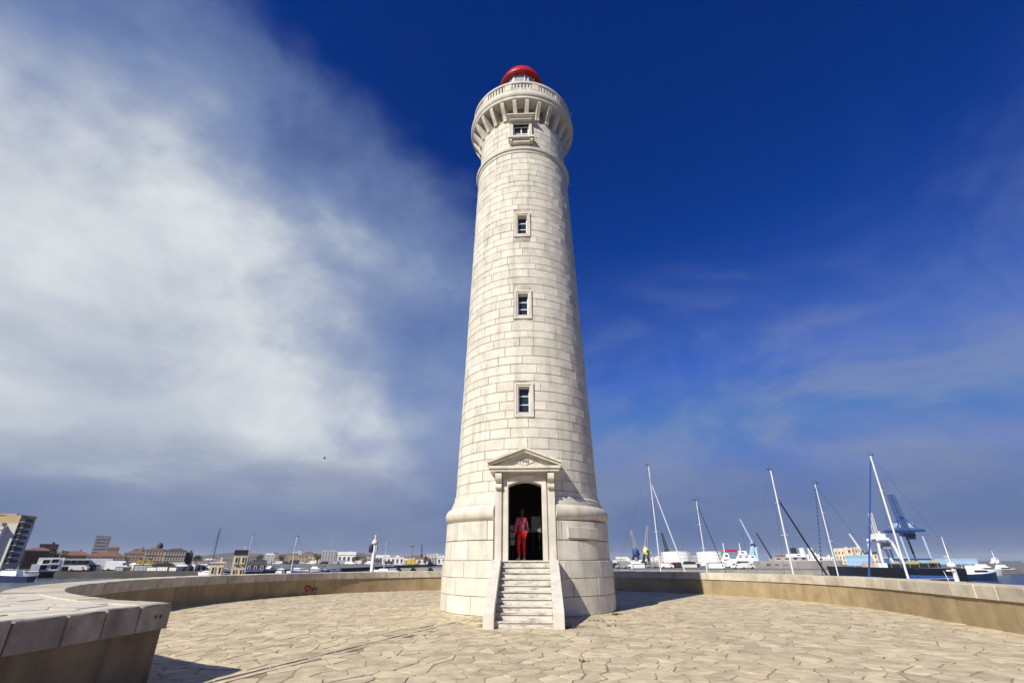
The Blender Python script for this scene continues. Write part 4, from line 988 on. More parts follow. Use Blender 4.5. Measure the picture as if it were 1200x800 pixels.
# right side port buildings
building('beige port office with red emblem among the cranes', 980, 992, 644, 420, 14, 'cream', 'flat', 'pale', 3, 3, side=False)
em = building('tall pale beige warehouse block left of the white gantry crane', 980, 1002, 642, 440, 16, 'cream', 'flat', 'pale', 3, 3, side=False)
building('salmon warehouse block beside the beige one', 1001, 1012, 641, 450, 16, 'pinkish', 'flat', 'pale', 3, 3, side=False)
building('dark cream shed with plant on its roof left of the blue mast stay', 1011, 1030, 646, 460, 16, 'cream', 'gable', 'slate', 2, 4, side=False)
for lb, x0, x1, yt, d in (('light blue warehouse behind the black hulled ship', 992, 1022, 650, 330), ('long light blue warehouse beyond the blue crane', 1068, 1144, 654, 470), ('deep blue shed between the legs of the white crane', 1036, 1066, 652, 450)):
    b = building(lb, x0, x1, yt, d, 18, 'blue' if 'deep' in lb else 'sky_blue', 'gable', 'ppaint', 1, 0, rh_=1.0, name='warehouse')
    w = abs(lat(x1, d) - lat(x0, d)) * cos(b.rotation_euler.z)
    for k in range(int(w / 4) + 1): MB().box((-w / 2 + k * 4.0, -0.12, 1.8), (0.3, 0.2, 3.6)).build('cladding_rib', 'ppaint', b)
for lb, x0, x1, yt, d in (('white port shed directly right of the lighthouse base', 718, 744, 656, 300), ('low white canopy building below the blue crane', 735, 757, 658, 250), ('white two storey office below the yellow crane', 752, 776, 655, 320), ('long white building between the two tanks', 790, 822, 659, 290), ('white shed behind the grey ship', 945, 962, 649, 360), ('white cabin block right of the grey ship', 960, 978, 652, 340)):
    building(lb, x0, x1, yt, d, 10, 'white', 'flat', 'pale', 1 if d < 310 else 2, 6, side=False, frame='greyw', rh_=0.4)
# storage tanks
def tank(label, x0, x1, yt, d):
    w = (lat(x1, d) - lat(x0, d)) / 2; H = zat(yt, d) - QZ
    t = thing('storage_tank', label, 'tank', ((lat(x1, d) + lat(x0, d)) / 2, d, QZ), 0, 'white storage tanks in the port')
    MB().lathe([(0, 0), (w, 0), (w, H * 0.92), (0, H * 0.92)], 40).build('shell', 'white', t, smooth=35)
    MB().lathe([(w * 1.01, H * 0.921), (w * 1.01, H * 0.94), (w * 0.5, H * 0.985), (0, H), (0, H * 0.925)], 40).build('roof', 'white', t, smooth=35)
    for k in (0.25, 0.5, 0.75): MB().lathe([(w, H * k), (w + 0.12, H * k), (w + 0.12, H * k + 0.15), (w, H * k + 0.15), (w, H * k)], 40).build('stiffener', 'pale', t)
    m = MB()
    for s_ in (-0.3, 0.3): m.tube((w * 0.5 + s_, -w * 0.87 - 0.2, 0), (w * 0.5 + s_, -w * 0.87 - 0.2, H), 0.06)
    for k in range(10): m.tube((w * 0.5 - 0.3, -w * 0.87 - 0.2, H * (k + 0.5) / 10), (w * 0.5 + 0.3, -w * 0.87 - 0.2, H * (k + 0.5) / 10), 0.04)
    m.build('ladder', 'grey', t)
tank('white storage tank left of the pair, behind the twin stayed mast', 776, 811, 645.5, 340); tank('white storage tank right of the pair, with rounded roof edge', 818, 849, 645.5, 335)

# ------------------------------------------------------------------ cranes
def lattice(m, a, b, w0, w1, n, r, mi=0):
    a = Vector(a); b = Vector(b); d = (b - a).normalized(); u = d.cross(Vector((0, 1, 0))); u = u.normalized() if u.length > 0.1 else Vector((1, 0, 0)); v = d.cross(u)
    prev = None
    for k in range(n + 1):
        t = k / n; p = a.lerp(b, t); w = (w0 + (w1 - w0) * t) / 2; c = [p + u * w + v * w, p - u * w + v * w, p - u * w - v * w, p + u * w - v * w]
        if prev:
            for i in range(4):
                m.tube(prev[i], c[i], r, None, 5, mi); m.tube(prev[i], c[(i + 1) % 4], r * 0.6, None, 4, mi)
        for i in range(4): m.tube(c[i], c[(i + 1) % 4], r * 0.6, None, 4, mi)
        prev = c
def pt(px, py, d): return Vector((lat(px, d, py), d, zat(py, d)))
def crane_blue():
    d = 400.0; o_ = Vector((lat(1075, d), d, QZ)); t = thing('gantry_crane', 'large blue ship to shore gantry crane with raised lattice boom', 'crane', o_)
    def q(px, py, dy=0): return pt(px, py, d) - o_ + Vector((0, dy, 0))
    def ft(px): return Vector((lat(px, d), 0, 0.0)) - Vector((o_.x, 0, 0))
    tops = [(1055, 628), (1081, 628)]
    for (tx_, ty_), fx in zip(tops, (1066, 1093)):
        for dy in (0, 16):
            f = ft(fx) + Vector((0, dy, 0)); MB().tube(f, q(tx_, ty_, dy), 0.75, 0.7, 6).build('leg', 'ppaint' if dy == 0 else 'blue', t)
            MB().box(f + Vector((0, 0, 1.2)), (5.5, 2.2, 2.4)).build('bogie', 'yellow', t)
    m = MB()
    for dy in (0, 16): m.tube(q(1053, 621, dy), q(1083, 621, dy), 1.1, None, 6)
    for px in (1055, 1081): m.tube(q(px, 621), q(px, 621, 16), 1.0, None, 6)
    m.build('portal_beam', 'blue', t)
    m = MB(); m.tube(q(1066, 655), q(1093, 655), 0.7, None, 6); m.tube(q(1066, 655, 16), q(1093, 655, 16), 0.7, None, 6); m.build('sill_beam', 'blue', t)
    m = MB()
    for dy in (3, 13): m.tube(q(1054, 620, dy), q(1064, 603, 8), 0.38, None, 6); m.tube(q(1081, 620, dy), q(1064, 603, 8), 0.38, None, 6)
    m.build('apex_frame', 'blue', t)
    for sx in (1058, 1074): MB().box(q(sx, 614.5, 8), (3.8, 5, 3.2)).build('machinery_house', 'ppaint', t)
    m = MB()
    lattice(m, q(1069, 618, 8), q(1052, 578, 8), 4.0, 3.2, 12, 0.27); m.build('boom', 'blue', t)
    m = MB(); m.box(q(1070, 625, 6), (9, 5, 3.5)); m.box(q(1074, 629, 6), (5, 4, 3)); m.build('trolley', 'navy', t)
crane_blue()
def crane_white():
    d = 330.0; o_ = Vector((lat(1046, d), d, QZ)); t = thing('portal_crane', 'white portal crane with curved legs and thin lattice jib', 'crane', o_)
    def q(px, py, dy=0): return pt(px, py, d) - o_ + Vector((0, dy, 0))
    def ft(px, dy=0): return Vector((lat(px, d) - o_.x, dy, 0.0))
    for dy in (0, 9):
        MB().tube(ft(1033.5, dy), q(1029, 636, dy), 0.75, 0.75, 6).build('leg', 'white', t)
        pts = [ft(1060, dy), q(1054, 652, dy), q(1049, 642, dy), q(1045, 635, dy), q(1040, 631.5, dy)]
        m = MB()
        for a, b in zip(pts, pts[1:]): m.tube(a, b, 0.85, None, 6)
        m.build('leg', 'white', t); m = MB(); m.tube(q(1027.5, 632, dy), q(1041, 631.5, dy), 1.0, None, 6); m.build('portal_beam', 'white', t)
        for px in (1033.5, 1060): MB().box(ft(px, dy) + Vector((0, 0, 0.8)), (4, 1.6, 1.6)).build('bogie', 'grey', t)
    m = MB(); m.box(q(1034.5, 628, 4.5), (6, 6, 3.2)); m.build('slewing_cab', 'white', t)
    m = MB(); m.tube(q(1033, 630, 4.5), q(1036, 622, 4.5), 0.4, None, 6); m.tube(q(1040, 630, 4.5), q(1036, 622, 4.5), 0.4, None, 6); m.build('mast', 'pale', t)
    m = MB(); lattice(m, q(1033, 629, 4.5), q(1025, 600, 4.5), 2.2, 1.4, 8, 0.16); m.build('jib', 'pale', t)
    MB().box(q(1043, 639, 4.5), (5, 3, 3.5)).build('hoist', 'grey', t)
crane_white()
def jib_crane(name, label, base, top, d, colm, cabm, w=1.6, cab=None, r=0.14, lat_=True):
    o_ = Vector((lat(base[0], d), d, QZ)); t = thing(name, label, 'crane', o_)
    a = pt(base[0], base[1], d) - o_; b = pt(top[0], top[1], d) - o_
    m = MB()
    for sx in (-1, 1):
        for sy in (-1, 1): m.tube((sx * w * 1.3, sy * w * 1.3, 0), (a.x + sx * w * 0.5, a.y + sy * w * 0.5, a.z), r * 2.6, None, 6)
    m.build('pedestal', colm if colm != 'grey' else 'dark', t)
    ch = w * (2.2 if cab is None else cab)
    m = MB(); m.lathe([(0, -ch * 0.5), (w * 0.5, -ch * 0.5), (w * 1.0, -ch * 0.3), (w * 1.15, -ch * 0.05), (w * 1.05, ch * 0.3), (w * 0.6, ch * 0.42), (w * 0.35, ch * 0.62), (0, ch * 0.62)], 8, T=Matrix.Translation(a)); cb = m.build('cab', cabm, t)
    MB().box(a + Vector((w * 0.3, -w * 1.08, 0.1)), (w * 0.9, 0.15, ch * 0.22)).build('cab_window', 'glass', cb)
    MB().box(a + Vector((w * 1.5, 0.3, -ch * 0.2)), (w * 0.9, w * 1.1, ch * 0.3)).build('counterweight', 'grey', t)
    m = MB(); 
    if lat_: lattice(m, a + Vector((0, 0, w)), b, w * 0.9, w * 0.4, 9, r)
    else: m.tube(a + Vector((0, 0, w)), b, w * 0.45, w * 0.3, 6)
    m.build('jib', colm, t)
    m = MB(); m.tube(b, (b.x, b.y, max(1.0, a.z * 0.7)), 0.07); m.box((b.x, b.y, max(1.0, a.z * 0.7) - 0.3), (0.5, 0.5, 0.7)); m.build('hook', 'dark', t)
    m = MB(); m.tube(a + Vector((-w * 0.8, 0, w)), a + Vector((-w * 0.4, 0, w * 2.6)), r, None, 5); m.tube(a + Vector((-w * 0.4, 0, w * 2.6)), a.lerp(b, 0.7), r * 0.5, None, 4); m.build('tie', colm, t)
jib_crane('dock_crane', 'small blue dock crane just right of the lighthouse', (745, 647), (739, 621), 320, 'grey', 'blue', 1.9, 2.6)
jib_crane('dock_crane', 'dock crane with pale yellow cab and tall thin jib', (757, 646), (758.5, 616), 300, 'grey', 'lemon', 1.5, 3.2)
jib_crane('dock_crane', 'dark lattice dock crane behind the left tank', (782, 648), (775.5, 624), 360, 'dark', 'dark', 2.0)
jib_crane('harbour_crane', 'pale grey mobile harbour crane with long box jib', (883, 640), (867, 608), 380, 'ppaint', 'navy', 1.7, 2.4, r=0.45, lat_=False)
jib_crane('dock_crane', 'white dock crane with slanting jib left of the blue stay', (1008, 645), (995, 625), 420, 'white', 'greyw', 1.8, lat_=False)
jib_crane('dock_crane', 'distant dark tower crane left of the lighthouse', (494, 651), (494.5, 637), 700, 'dark', 'dark', 1.6)
# ------------------------------------------------------------------ boats
def hull_mesh(L_, B_, H_, mats, bow=0.18, stern=0.85, name='hull'):
    m = MB(); n = 14; vs_ = []
    for i in range(n + 1):
        t = i / n; x = -L_ / 2 + L_ * t
        b = B_ / 2 * (1 - max(0, (t - 0.42) / 0.58) ** 2.3) if t > 0.42 else B_ / 2 * (stern + (1 - stern) * (t / 0.42) ** 0.8)
        b = max(b, 0.03); zs = H_ * (1 + bow * t * t * 1.6); k = max(0, (t - 0.8) / 0.2)
        vs_ += [(x + k * 0.0, 0, -0.5 * (1 - k)), (x, b * 0.78, 0.0), (x + k * L_ * 0.03, b, zs * 0.8), (x + k * L_ * 0.035, b * 1.0, zs), (x + k * L_ * 0.035, 0, zs * 0.97 + 0.04), (x + k * L_ * 0.035, -b, zs), (x + k * L_ * 0.03, -b, zs * 0.8), (x, -b * 0.78, 0.0)]
    fs = []; mi = []
    for i in range(n):
        for k in range(8):
            fs.append((i * 8 + k, (i + 1) * 8 + k, (i + 1) * 8 + (k + 1) % 8, i * 8 + (k + 1) % 8)); mi.append(1 if k in (3, 4) else 0)
    fs += [tuple(range(8)), tuple(n * 8 + k for k in range(7, -1, -1))]; mi += [0, 0]
    m.add(vs_, fs); m.m = mi; return m.build(name, mats, smooth=40)
def cabin(m, x0, x1, w, z0, z1, rake=0.5, mi=0):
    a = w / 2; b = w / 2 * 0.82
    m.add([(x0, -a, z0), (x1, -a, z0), (x1, a, z0), (x0, a, z0), (x0 + rake * 0.3, -b, z1), (x1 - rake, -b, z1), (x1 - rake, b, z1), (x0 + rake * 0.3, b, z1)], [(3, 2, 1, 0), (4, 5, 6, 7), (0, 1, 5, 4), (1, 2, 6, 5), (2, 3, 7, 6), (3, 0, 4, 7)], mi)
def sailboat(label, mx, top, d, yaw, L_=11, hullm='boat', stay=None, staym='canvas', stay_w=0.12, mast_r=0.07, dashed=False, mastm='alu', covm='canvas', group='sailing boats moored beyond the parapet', stay_top=0.97):
    # mx: column of the mast where it meets the parapet, top = (px, py) of the masthead; stay = column of the forestay foot
    T = pt(top[0], top[1], d); bx = lat(top[0], d, top[1])
    th = R(yaw); t = thing('sailing_boat', label, 'sailing boat', (bx, d, WZ), th, group)
    zt = T.z - WZ; H_ = 1.05
    h = hull_mesh(L_, L_ * 0.3, H_, [hullm, 'boat']); h.parent = t; h.location.x = -L_ * 0.06
    m = MB(); cabin(m, -L_ * 0.18, L_ * 0.2, L_ * 0.19, H_, H_ + 0.55, 0.9); c = m.build('cabin', 'boat', t)
    for sy in (-1, 1): MB().box((0, sy * L_ * 0.089, H_ + 0.28), (L_ * 0.22, 0.03, 0.18)).build('cabin_window', 'glass', c)
    MB().tube((0, 0, H_), (0, 0, zt), mast_r, mast_r * 0.75, 10).build('mast', mastm, t)
    MB().tube((0, 0, H_ + 1.3), (-L_ * 0.36, 0, H_ + 1.35), 0.07, 0.06, 8).build('boom', mastm, t)
    m = MB(); m.tube((-0.1, 0, H_ + 1.48), (-L_ * 0.35, 0, H_ + 1.45), 0.2, 0.12, 8); m.build('sail_cover', covm, t)
    for k in (0.45, 0.72):
        m = MB(); m.tube((-0.05, -0.9 * (1.2 - k), H_ + (zt - H_) * k), (-0.05, 0.9 * (1.2 - k), H_ + (zt - H_) * k), 0.03); m.build('spreader', mastm, t)
    xf = L_ * 0.46 if stay is None else stay; zf = H_ + 0.25; zT = H_ + (zt - H_) * stay_top
    a = Vector((xf, 0, zf)); b = Vector((0.05, 0, zT))
    if dashed:
        m = MB(); n = 26
        for k in range(n): m.tube(a.lerp(b, (k + 0.1) / n), a.lerp(b, (k + 0.62) / n), stay_w, stay_w * 0.9, 6)
        m.tube(a, b, 0.015, None, 4); m.build('furled_sail', staym, t)
    else:
        m = MB(); m.tube(a, a.lerp(b, 0.965), stay_w, stay_w * 0.75, 8); m.tube(a, b, 0.015, None, 4); m.build('furled_sail', staym, t)
    MB().tube((-L_ * 0.52, 0, H_), (-0.05, 0, zt - 0.1), 0.012, None, 4).build('backstay', 'dark', t)
    for sy in (-1, 1): MB().tube((-0.1, sy * L_ * 0.14, H_), (-0.03, 0, zt * 0.93), 0.012, None, 4).build('shroud', 'dark', t)
    m = MB(); m.tube((-0.35, 0, zt + 0.08), (0.35, 0, zt + 0.08), 0.018); m.tube((0.3, 0, zt), (0.3, 0, zt + 0.45), 0.012); m.tube((-0.06, 0, zt - 0.02), (-0.06, 0, zt + 0.7), 0.012); m.box((-0.3, 0, zt + 0.16), (0.18, 0.04, 0.12)); m.build('masthead_gear', 'dark', t)
    return t
sailboat('sailing boat with two spreaders and white furled headsail just right of the lighthouse', 778, (760, 546), 62, 8, 12, staym='alu', stay=3.5, stay_w=0.08, stay_top=0.86)
sailboat('sailing boat with dark dashed furled sail in front of the right tank', 827, (816, 587), 66, 10, 10, staym='dark', stay=3.0, dashed=True, stay_w=0.07, stay_top=0.97)
sailboat('sailing boat with thick white mast and dark slanting furled sail', 932, (903, 551), 58, 6, 12, staym='black', stay=4.6, stay_w=0.11, mast_r=0.10, stay_top=0.76)
sailboat('sailing boat with navy dashed furled sail left of its slim mast', 980, (955, 567), 60, 172, 11, staym='navy', stay=1.9, dashed=True, stay_w=0.08)
sailboat('sailing boat with thick white mast and upright royal blue furled sail', 1064, (1020, 534), 62, 176, 15, staym='canvas', stay=4.7, stay_w=0.11, mast_r=0.125, hullm='navy', stay_top=0.985)
sailboat('sailing boat with bare white mast beside the signal station', 285, (296, 627), 105, 200, 9, mastm='alu', stay=2.8, stay_w=0.03)
sailboat('sailing boat with thin dark mast on the left marina', 250, (258, 619), 150, 165, 11, mastm='dark', stay=2.0, stay_w=0.03, staym='dark', mast_r=0.12)
sailboat('sailing boat with plain white mast left of the harbour light', 342, (348, 629), 90, 190, 9, stay=2.6, stay_w=0.02, mast_r=0.09)
sailboat('faint distant sailing boat mast right of the harbour light', 451, (453, 634), 190, 175, 10, stay=2.6, stay_w=0.02, mast_r=0.10)
sailboat('small distant sailing boat mast right of the blue warehouse', 1128, (1124, 655), 200, 10, 8, stay=2.6, stay_w=0.02, mast_r=0.12)

def motorboat(label, px, d, yaw, L_=10, hullm='boat', z=WZ, fly=False, canopy=None, group='motor boats in the harbour', name='motor_boat'):
    t = thing(name, label, 'motor boat', (lat(px, d), d, z), R(yaw), group); H_ = L_ * 0.12
    h = hull_mesh(L_, L_ * 0.31, H_, [hullm, 'boat'], 0.25, 0.95); h.parent = t
    m = MB(); cabin(m, -L_ * 0.22, L_ * 0.22, L_ * 0.22, H_, H_ + L_ * 0.11, L_ * 0.10); c = m.build('cabin', 'boat', t)
    m = MB(); cabin(m, -L_ * 0.20, L_ * 0.19, L_ * 0.225, H_ + L_ * 0.04, H_ + L_ * 0.085, L_ * 0.05); m.build('window_band', 'glass', c)
    if fly: m = MB(); cabin(m, -L_ * 0.18, L_ * 0.08, L_ * 0.18, H_ + L_ * 0.11, H_ + L_ * 0.17, L_ * 0.05); m.build('flybridge', 'boat', t)
    if canopy: m = MB(); m.box((-L_ * 0.32, 0, H_ + L_ * 0.17), (L_ * 0.22, L_ * 0.24, 0.12)); [m.tube((-L_ * 0.32 + sx * L_ * 0.1, sy * L_ * 0.11, H_), (-L_ * 0.32 + sx * L_ * 0.1, sy * L_ * 0.11, H_ + L_ * 0.17), 0.04) for sx in (-1, 1) for sy in (-1, 1)]; m.build('canopy', canopy, t)
    m = MB(); 
    for k in range(6): m.tube((L_ * (0.1 + 0.075 * k), L_ * 0.12 * (1 - k * 0.14), H_ * 1.1), (L_ * (0.1 + 0.075 * k), L_ * 0.12 * (1 - k * 0.14), H_ * 1.1 + 0.6), 0.02)
    m.tube((L_ * 0.1, L_ * 0.12, H_ * 1.1 + 0.6), (L_ * 0.475, L_ * 0.036, H_ * 1.1 + 0.6), 0.02); m.build('rail', 'alu', t)
    MB().tube((-L_ * 0.1, 0, H_ + L_ * 0.11), (-L_ * 0.14, 0, H_ + L_ * 0.24), 0.04, 0.02).build('antenna', 'white', t)
    return t
motorboat('navy hulled motor boat with white cabin moored at the far left', 17, 118, 188, 9.5, 'navy')
motorboat('white motor boat with flat canopy behind the navy motor boat', 30, 142, 20, 7.5, 'boat', canopy='white')
motorboat('white motor cruiser moored below the grand palace', 205, 172, 185, 8.5, 'boat', fly=True)
motorboat('white motor boat on the quay below the orange house', 158, 178, 170, 7.5, 'boat', QZ, fly=True)
motorboat('white flybridge yacht nearest the sea at the right end', 1172, 190, 8, 10, 'boat', WZ, fly=True)
motorboat('white open yacht beside the black ship at the right', 1150, 170, 5, 11, 'boat', WZ, fly=True)
motorboat('navy and white yacht lying across the right harbour mouth', 1140, 128, 12, 11, 'navy', WZ, fly=True)
for i, (px, d) in enumerate(((231, 190), (243, 210), (262, 175), (318, 190), (331, 170), (352, 180), (372, 176), (388, 186))):
    motorboat(['small white launch below the dark narrow house', 'white day boat behind the low cream hut', 'white launch in front of the signal station', 'white day boat right of the dark marina shed', 'small white launch nearest the plain white mast', 'white day boat just right of the plain white mast', 'blue and white launch below the cream far shore house', 'white launch at the end of the pier'][i], px, d, 150 + 37 * i, 8.5, 'navy' if i == 6 else 'boat', WZ, fly=i % 3 == 0, canopy='canvas' if i % 2 else None)

# black hulled ship moored along the right, bow to the left
def black_ship():
    d = 92.0; x0, x1 = lat(972, d), lat(1112, d); L_ = x1 - x0; t = thing('cargo_barge', 'long black hulled workboat moored behind the right parapet', 'ship', ((x0 + x1) / 2, d, WZ), R(180))
    H_ = zat(664.5, d) - WZ; h = hull_mesh(L_, 6.0, H_ * 0.97, ['black', 'grey'], 0.06, 0.95); h.parent = t
    m = MB()
    for k in range(12):
        x = -L_ * 0.44 + L_ * 0.075 * k; m.tube((x, 2.7, H_), (x, 2.7, H_ + 0.9), 0.03)
    m.tube((-L_ * 0.44, 2.7, H_ + 0.9), (L_ * 0.39, 2.7, H_ + 0.9), 0.03); m.build('railing', 'grey', t)
    MB().box((-L_ * 0.12, 0.4, H_ + 0.25), (L_ * 0.3, 3.0, 0.6)).build('hatch', 'dark', t)
    for k, x in enumerate((-0.34, -0.28, 0.1, 0.2)): MB().box((L_ * x, 0.5, H_ + 0.35), (1.5, 1.3, 0.7)).build('deck_box', ['dark', 'navy', 'white', 'pinkish'][k], t)
black_ship()
# radar mast boat on the right
t = motorboat('white pilot boat with tall radar mast close behind the right parapet', 1113, 48, 20, 9.5, 'boat')
rm_ = MB(); o_ = Vector((lat(1113, 48), 48, WZ)); 
mm = MB(); zt = zat(629, 48) - WZ; mm.tube((0, 0, 1.2), (0, 0, zt), 0.09, 0.03); mm.build('radar_mast', 'white', t)
m = MB(); m.lathe([(0, zt * 0.60), (0.30, zt * 0.60), (0.34, zt * 0.62), (0.30, zt * 0.65), (0, zt * 0.66)], 12); m.box((-0.25, 0, zt * 0.55), (0.9, 0.3, 0.1)); m.box((0.1, 0.0, zt * 0.47), (0.25, 0.25, zt * 0.2)); m.build('radar', 'white', t)
# white ferry and grey ship in the port
def ship(label, x0, x1, ydeck, d, hullm, tiers, yaw=0, fun=None, name='ship', z=QZ):
    X0, X1 = lat(x0, d), lat(x1, d); L_ = (X1 - X0); t = thing(name, label, 'ship', ((X0 + X1) / 2, d, WZ), R(yaw)); H_ = zat(ydeck, d) - WZ
    h = hull_mesh(L_, min(L_ * 0.22, 16), H_, [hullm, 'grey'], 0.05, 0.97); h.parent = t
    for (a, b, zz0, zz1, mt) in tiers:
        m = MB(); cabin(m, -L_ / 2 + L_ * a, -L_ / 2 + L_ * b, min(L_ * 0.16, 12), H_ + zz0, H_ + zz1, (zz1 - zz0) * 0.4); c = m.build('superstructure', mt, t)
        k = int(L_ * (b - a) / 3.2)
        for q_ in range(k): MB().box((-L_ / 2 + L_ * a + L_ * (b - a) * (q_ + 0.5) / k, 0, H_ + (zz0 * 0.42 + zz1 * 0.58)), (1.5, min(L_ * 0.16, 12) * 0.95, (zz1 - zz0) * 0.30)).build('porthole', 'glass', c)
    return t, H_, L_
t, H_, L_ = ship('white ship with raked bow and twin masts right of the tanks', 846, 886, 655, 300, 'boat', [(0.02, 0.55, 0, 2.2, 'boat'), (0.25, 0.52, 2.2, 4.4, 'boat'), (0.78, 0.96, 0, 3.2, 'boat')], 180)
for x in (0.48, -0.12): MB().tube((L_ * x * 0.8, 0, H_), (L_ * x * 0.8, 0, H_ + 8.5), 0.35, 0.2).build('mast', 'white', t)
MB().box((L_ * 0.18, 0, H_ + 4.5), (6, 3, 1.0)).build('lifeboat', 'red', t)
t, H_, L_ = ship('grey weathered ship with twin funnels behind the thick white mast', 887, 984, 657, 210, 'hull_grey', [(0.18, 0.58, 0.0, 1.4, 'hull_grey'), (0.40, 0.56, 1.4, 2.6, 'white')], 0)
for k in range(3): MB().tube((-L_ * 0.02 + k * 3.4, 0, H_ + 1.3), (-L_ * 0.02 + k * 3.4 - 0.5, 0, H_ + 4.8), 1.1, 1.0, 12).build('funnel', 'alu' if k else 'dark', t)
for k in range(3): MB().box((-L_ * 0.42 + k * 3.4, -L_ * 0.11 + 0.4, H_ * 0.72), (1.6, 0.5, 0.7)).build('porthole', 'dark', t)
MB().tube((-L_ * 0.3, 0, H_), (-L_ * 0.44, 0, zat(624, 210) - WZ), 0.35, 0.25, 8).build('derrick', 'dark', t)
t, H_, L_ = ship('small white coaster far out near the breakwater', 1158, 1186, 662, 600, 'boat', [(0.1, 0.45, 0, 4.0, 'boat'), (0.2, 0.4, 4.0, 7.5, 'boat')], 0, z=WZ)
MB().tube((-L_ * 0.2, 0, H_ + 7), (-L_ * 0.2, 0, H_ + 15), 0.5, 0.25).build('mast', 'white', t)

# ------------------------------------------------------------------ vans, tanks and trucks on the quays
def van(label, px, d, yaw, colm='white', L_=5.6, H_=2.5, zb=QZ, cat='van', name='van'):
    t = thing(name, label, cat, (lat(px, d), d, zb), R(yaw), 'vehicles parked on the quays')
    pr = [(-L_ / 2, 0.4), (L_ / 2, 0.4), (L_ / 2, 1.1), (L_ * 0.36, 1.35), (L_ * 0.24, H_), (-L_ / 2, H_)]; n = len(pr); m = MB()
    m.add([(x, -1.0, z) for x, z in pr] + [(x, 1.0, z) for x, z in pr], [(i, (i + 1) % n, n + (i + 1) % n, n + i) for i in range(n)] + [tuple(range(n)), tuple(reversed(range(n, 2 * n)))]); m.build('body', colm, t)
    for sy in (-1, 1):
        MB().box((L_ * 0.24, sy * 1.0, H_ * 0.68), (L_ * 0.12, 0.05, H_ * 0.2)).build('side_window', 'glass', t)
        for sx in (-0.32, 0.32): MB().tube((L_ * sx, sy * 1.02, 0.36), (L_ * sx, sy * 0.8, 0.36), 0.36, None, 12).build('wheel', 'rubber', t)
    m = MB(); a = Vector((L_ * 0.365, 0, 1.38)); b = Vector((L_ * 0.25, 0, H_ - 0.1)); m.add([(a.x, -0.9, a.z), (a.x, 0.9, a.z), (b.x, 0.9, b.z), (b.x, -0.9, b.z), (a.x - 0.1, -0.9, a.z), (a.x - 0.1, 0.9, a.z), (b.x - 0.1, 0.9, b.z), (b.x - 0.1, -0.9, b.z)], [(0, 1, 2, 3), (7, 6, 5, 4), (0, 1, 5, 4), (1, 2, 6, 5), (2, 3, 7, 6), (3, 0, 4, 7)]); m.v = [(x + 0.04, y, z + 0.04) for x, y, z in m.v]; m.build('windscreen', 'glass', t)
    return t
for lb, px, d, yw, cm, L_, H_ in (('large white box van parked in front of the ochre terrace', 123, 162, 35, 'white', 7.5, 3.4), ('white van with dark windows right of the large box van', 141, 160, 20, 'white', 6.5, 2.8), ('grey van below the orange house', 134, 170, 15, 'grey', 5.2, 2.2), ('dark van below the corner block', 196, 162, 10, 'dark', 5.2, 2.2), ('white van at the end of the left quay', 211, 165, 30, 'white', 5.4, 2.4), ('white car below the harbour office', 96, 152, 20, 'pale', 4.4, 1.5)):
    van(lb, px, d, yw, cm, L_, H_)
for lb, px, d, yw, cm in (('white van in front of the long white warehouse', 468, 220 + 380, 10, 'white'), ('yellow work van on the shore left of the lighthouse', 483, 415, 10, 'yellow'), ('grey van on the port quay right of the lighthouse', 731, 235, 5, 'grey'), ('white van on the port quay below the blue dock crane', 742, 222, 175, 'white'), ('dark van on the port quay below the yellow cab', 752, 240, 10, 'dark'), ('white van by the left tank foot', 800, 240, 8, 'white'), ('dark car beside the right tank', 806, 232, 175, 'dark'), ('pale red van on the port quay', 772, 226, 3, 'pinkish'), ('white van near the white ship', 858, 230, 4, 'white'), ('dark van near the white ship bow', 868, 236, 176, 'dark')):
    van(lb, px, d, yw, cm, 6.0 if d < 400 else 8.0, 2.6 if d < 400 else 4)
for k, px in enumerate((165, 176)):   # yellow navigation buoys stored ashore
    d = 158.0; t = thing('navigation_buoy', ['yellow navigation buoy stored on the quay, left of the pair', 'yellow navigation buoy stored on the quay, right of the pair'][k], 'buoy', (lat(px, d), d, QZ), 0.3 * k, 'yellow buoys ashore')
    MB().lathe([(0, 0), (1.2, 0.05), (1.45, 0.5), (1.45, 1.5), (1.2, 1.9), (0, 2.0)], 16).build('float', 'yellow', t, smooth=40)
    m = MB()
    for a in range(4): m.tube((0.9 * cos(a * pi / 2), 0.9 * sin(a * pi / 2), 1.9), (0.2 * cos(a * pi / 2), 0.2 * sin(a * pi / 2), 3.0), 0.06)
    m.build('cage', 'yellow', t); MB().box((0, 0, 3.15), (0.5, 0.5, 0.3)).build('topmark', 'dark', t)
for k, px in enumerate((440, 468, 485, 505)):   # tyre fenders on the pier
    d = 195.9; o = MB().lathe([(0.5, -0.25), (0.9, -0.25), (1.0, 0.0), (0.9, 0.25), (0.5, 0.25), (0.45, 0.0), (0.5, -0.25)], 16).build('tyre_fender', 'rubber', smooth=40); o.rotation_euler.x = pi / 2; o.location = (lat(px, d), d - 0.2, QZ - 0.5)
    tag(o, ['black tyre fender on the inner pier, first from the left', 'black tyre fender on the inner pier, second from the left', 'black tyre fender on the inner pier, third from the left', 'black tyre fender on the inner pier, nearest the lighthouse'][k], 'fender', 'tyre fenders on the inner pier')
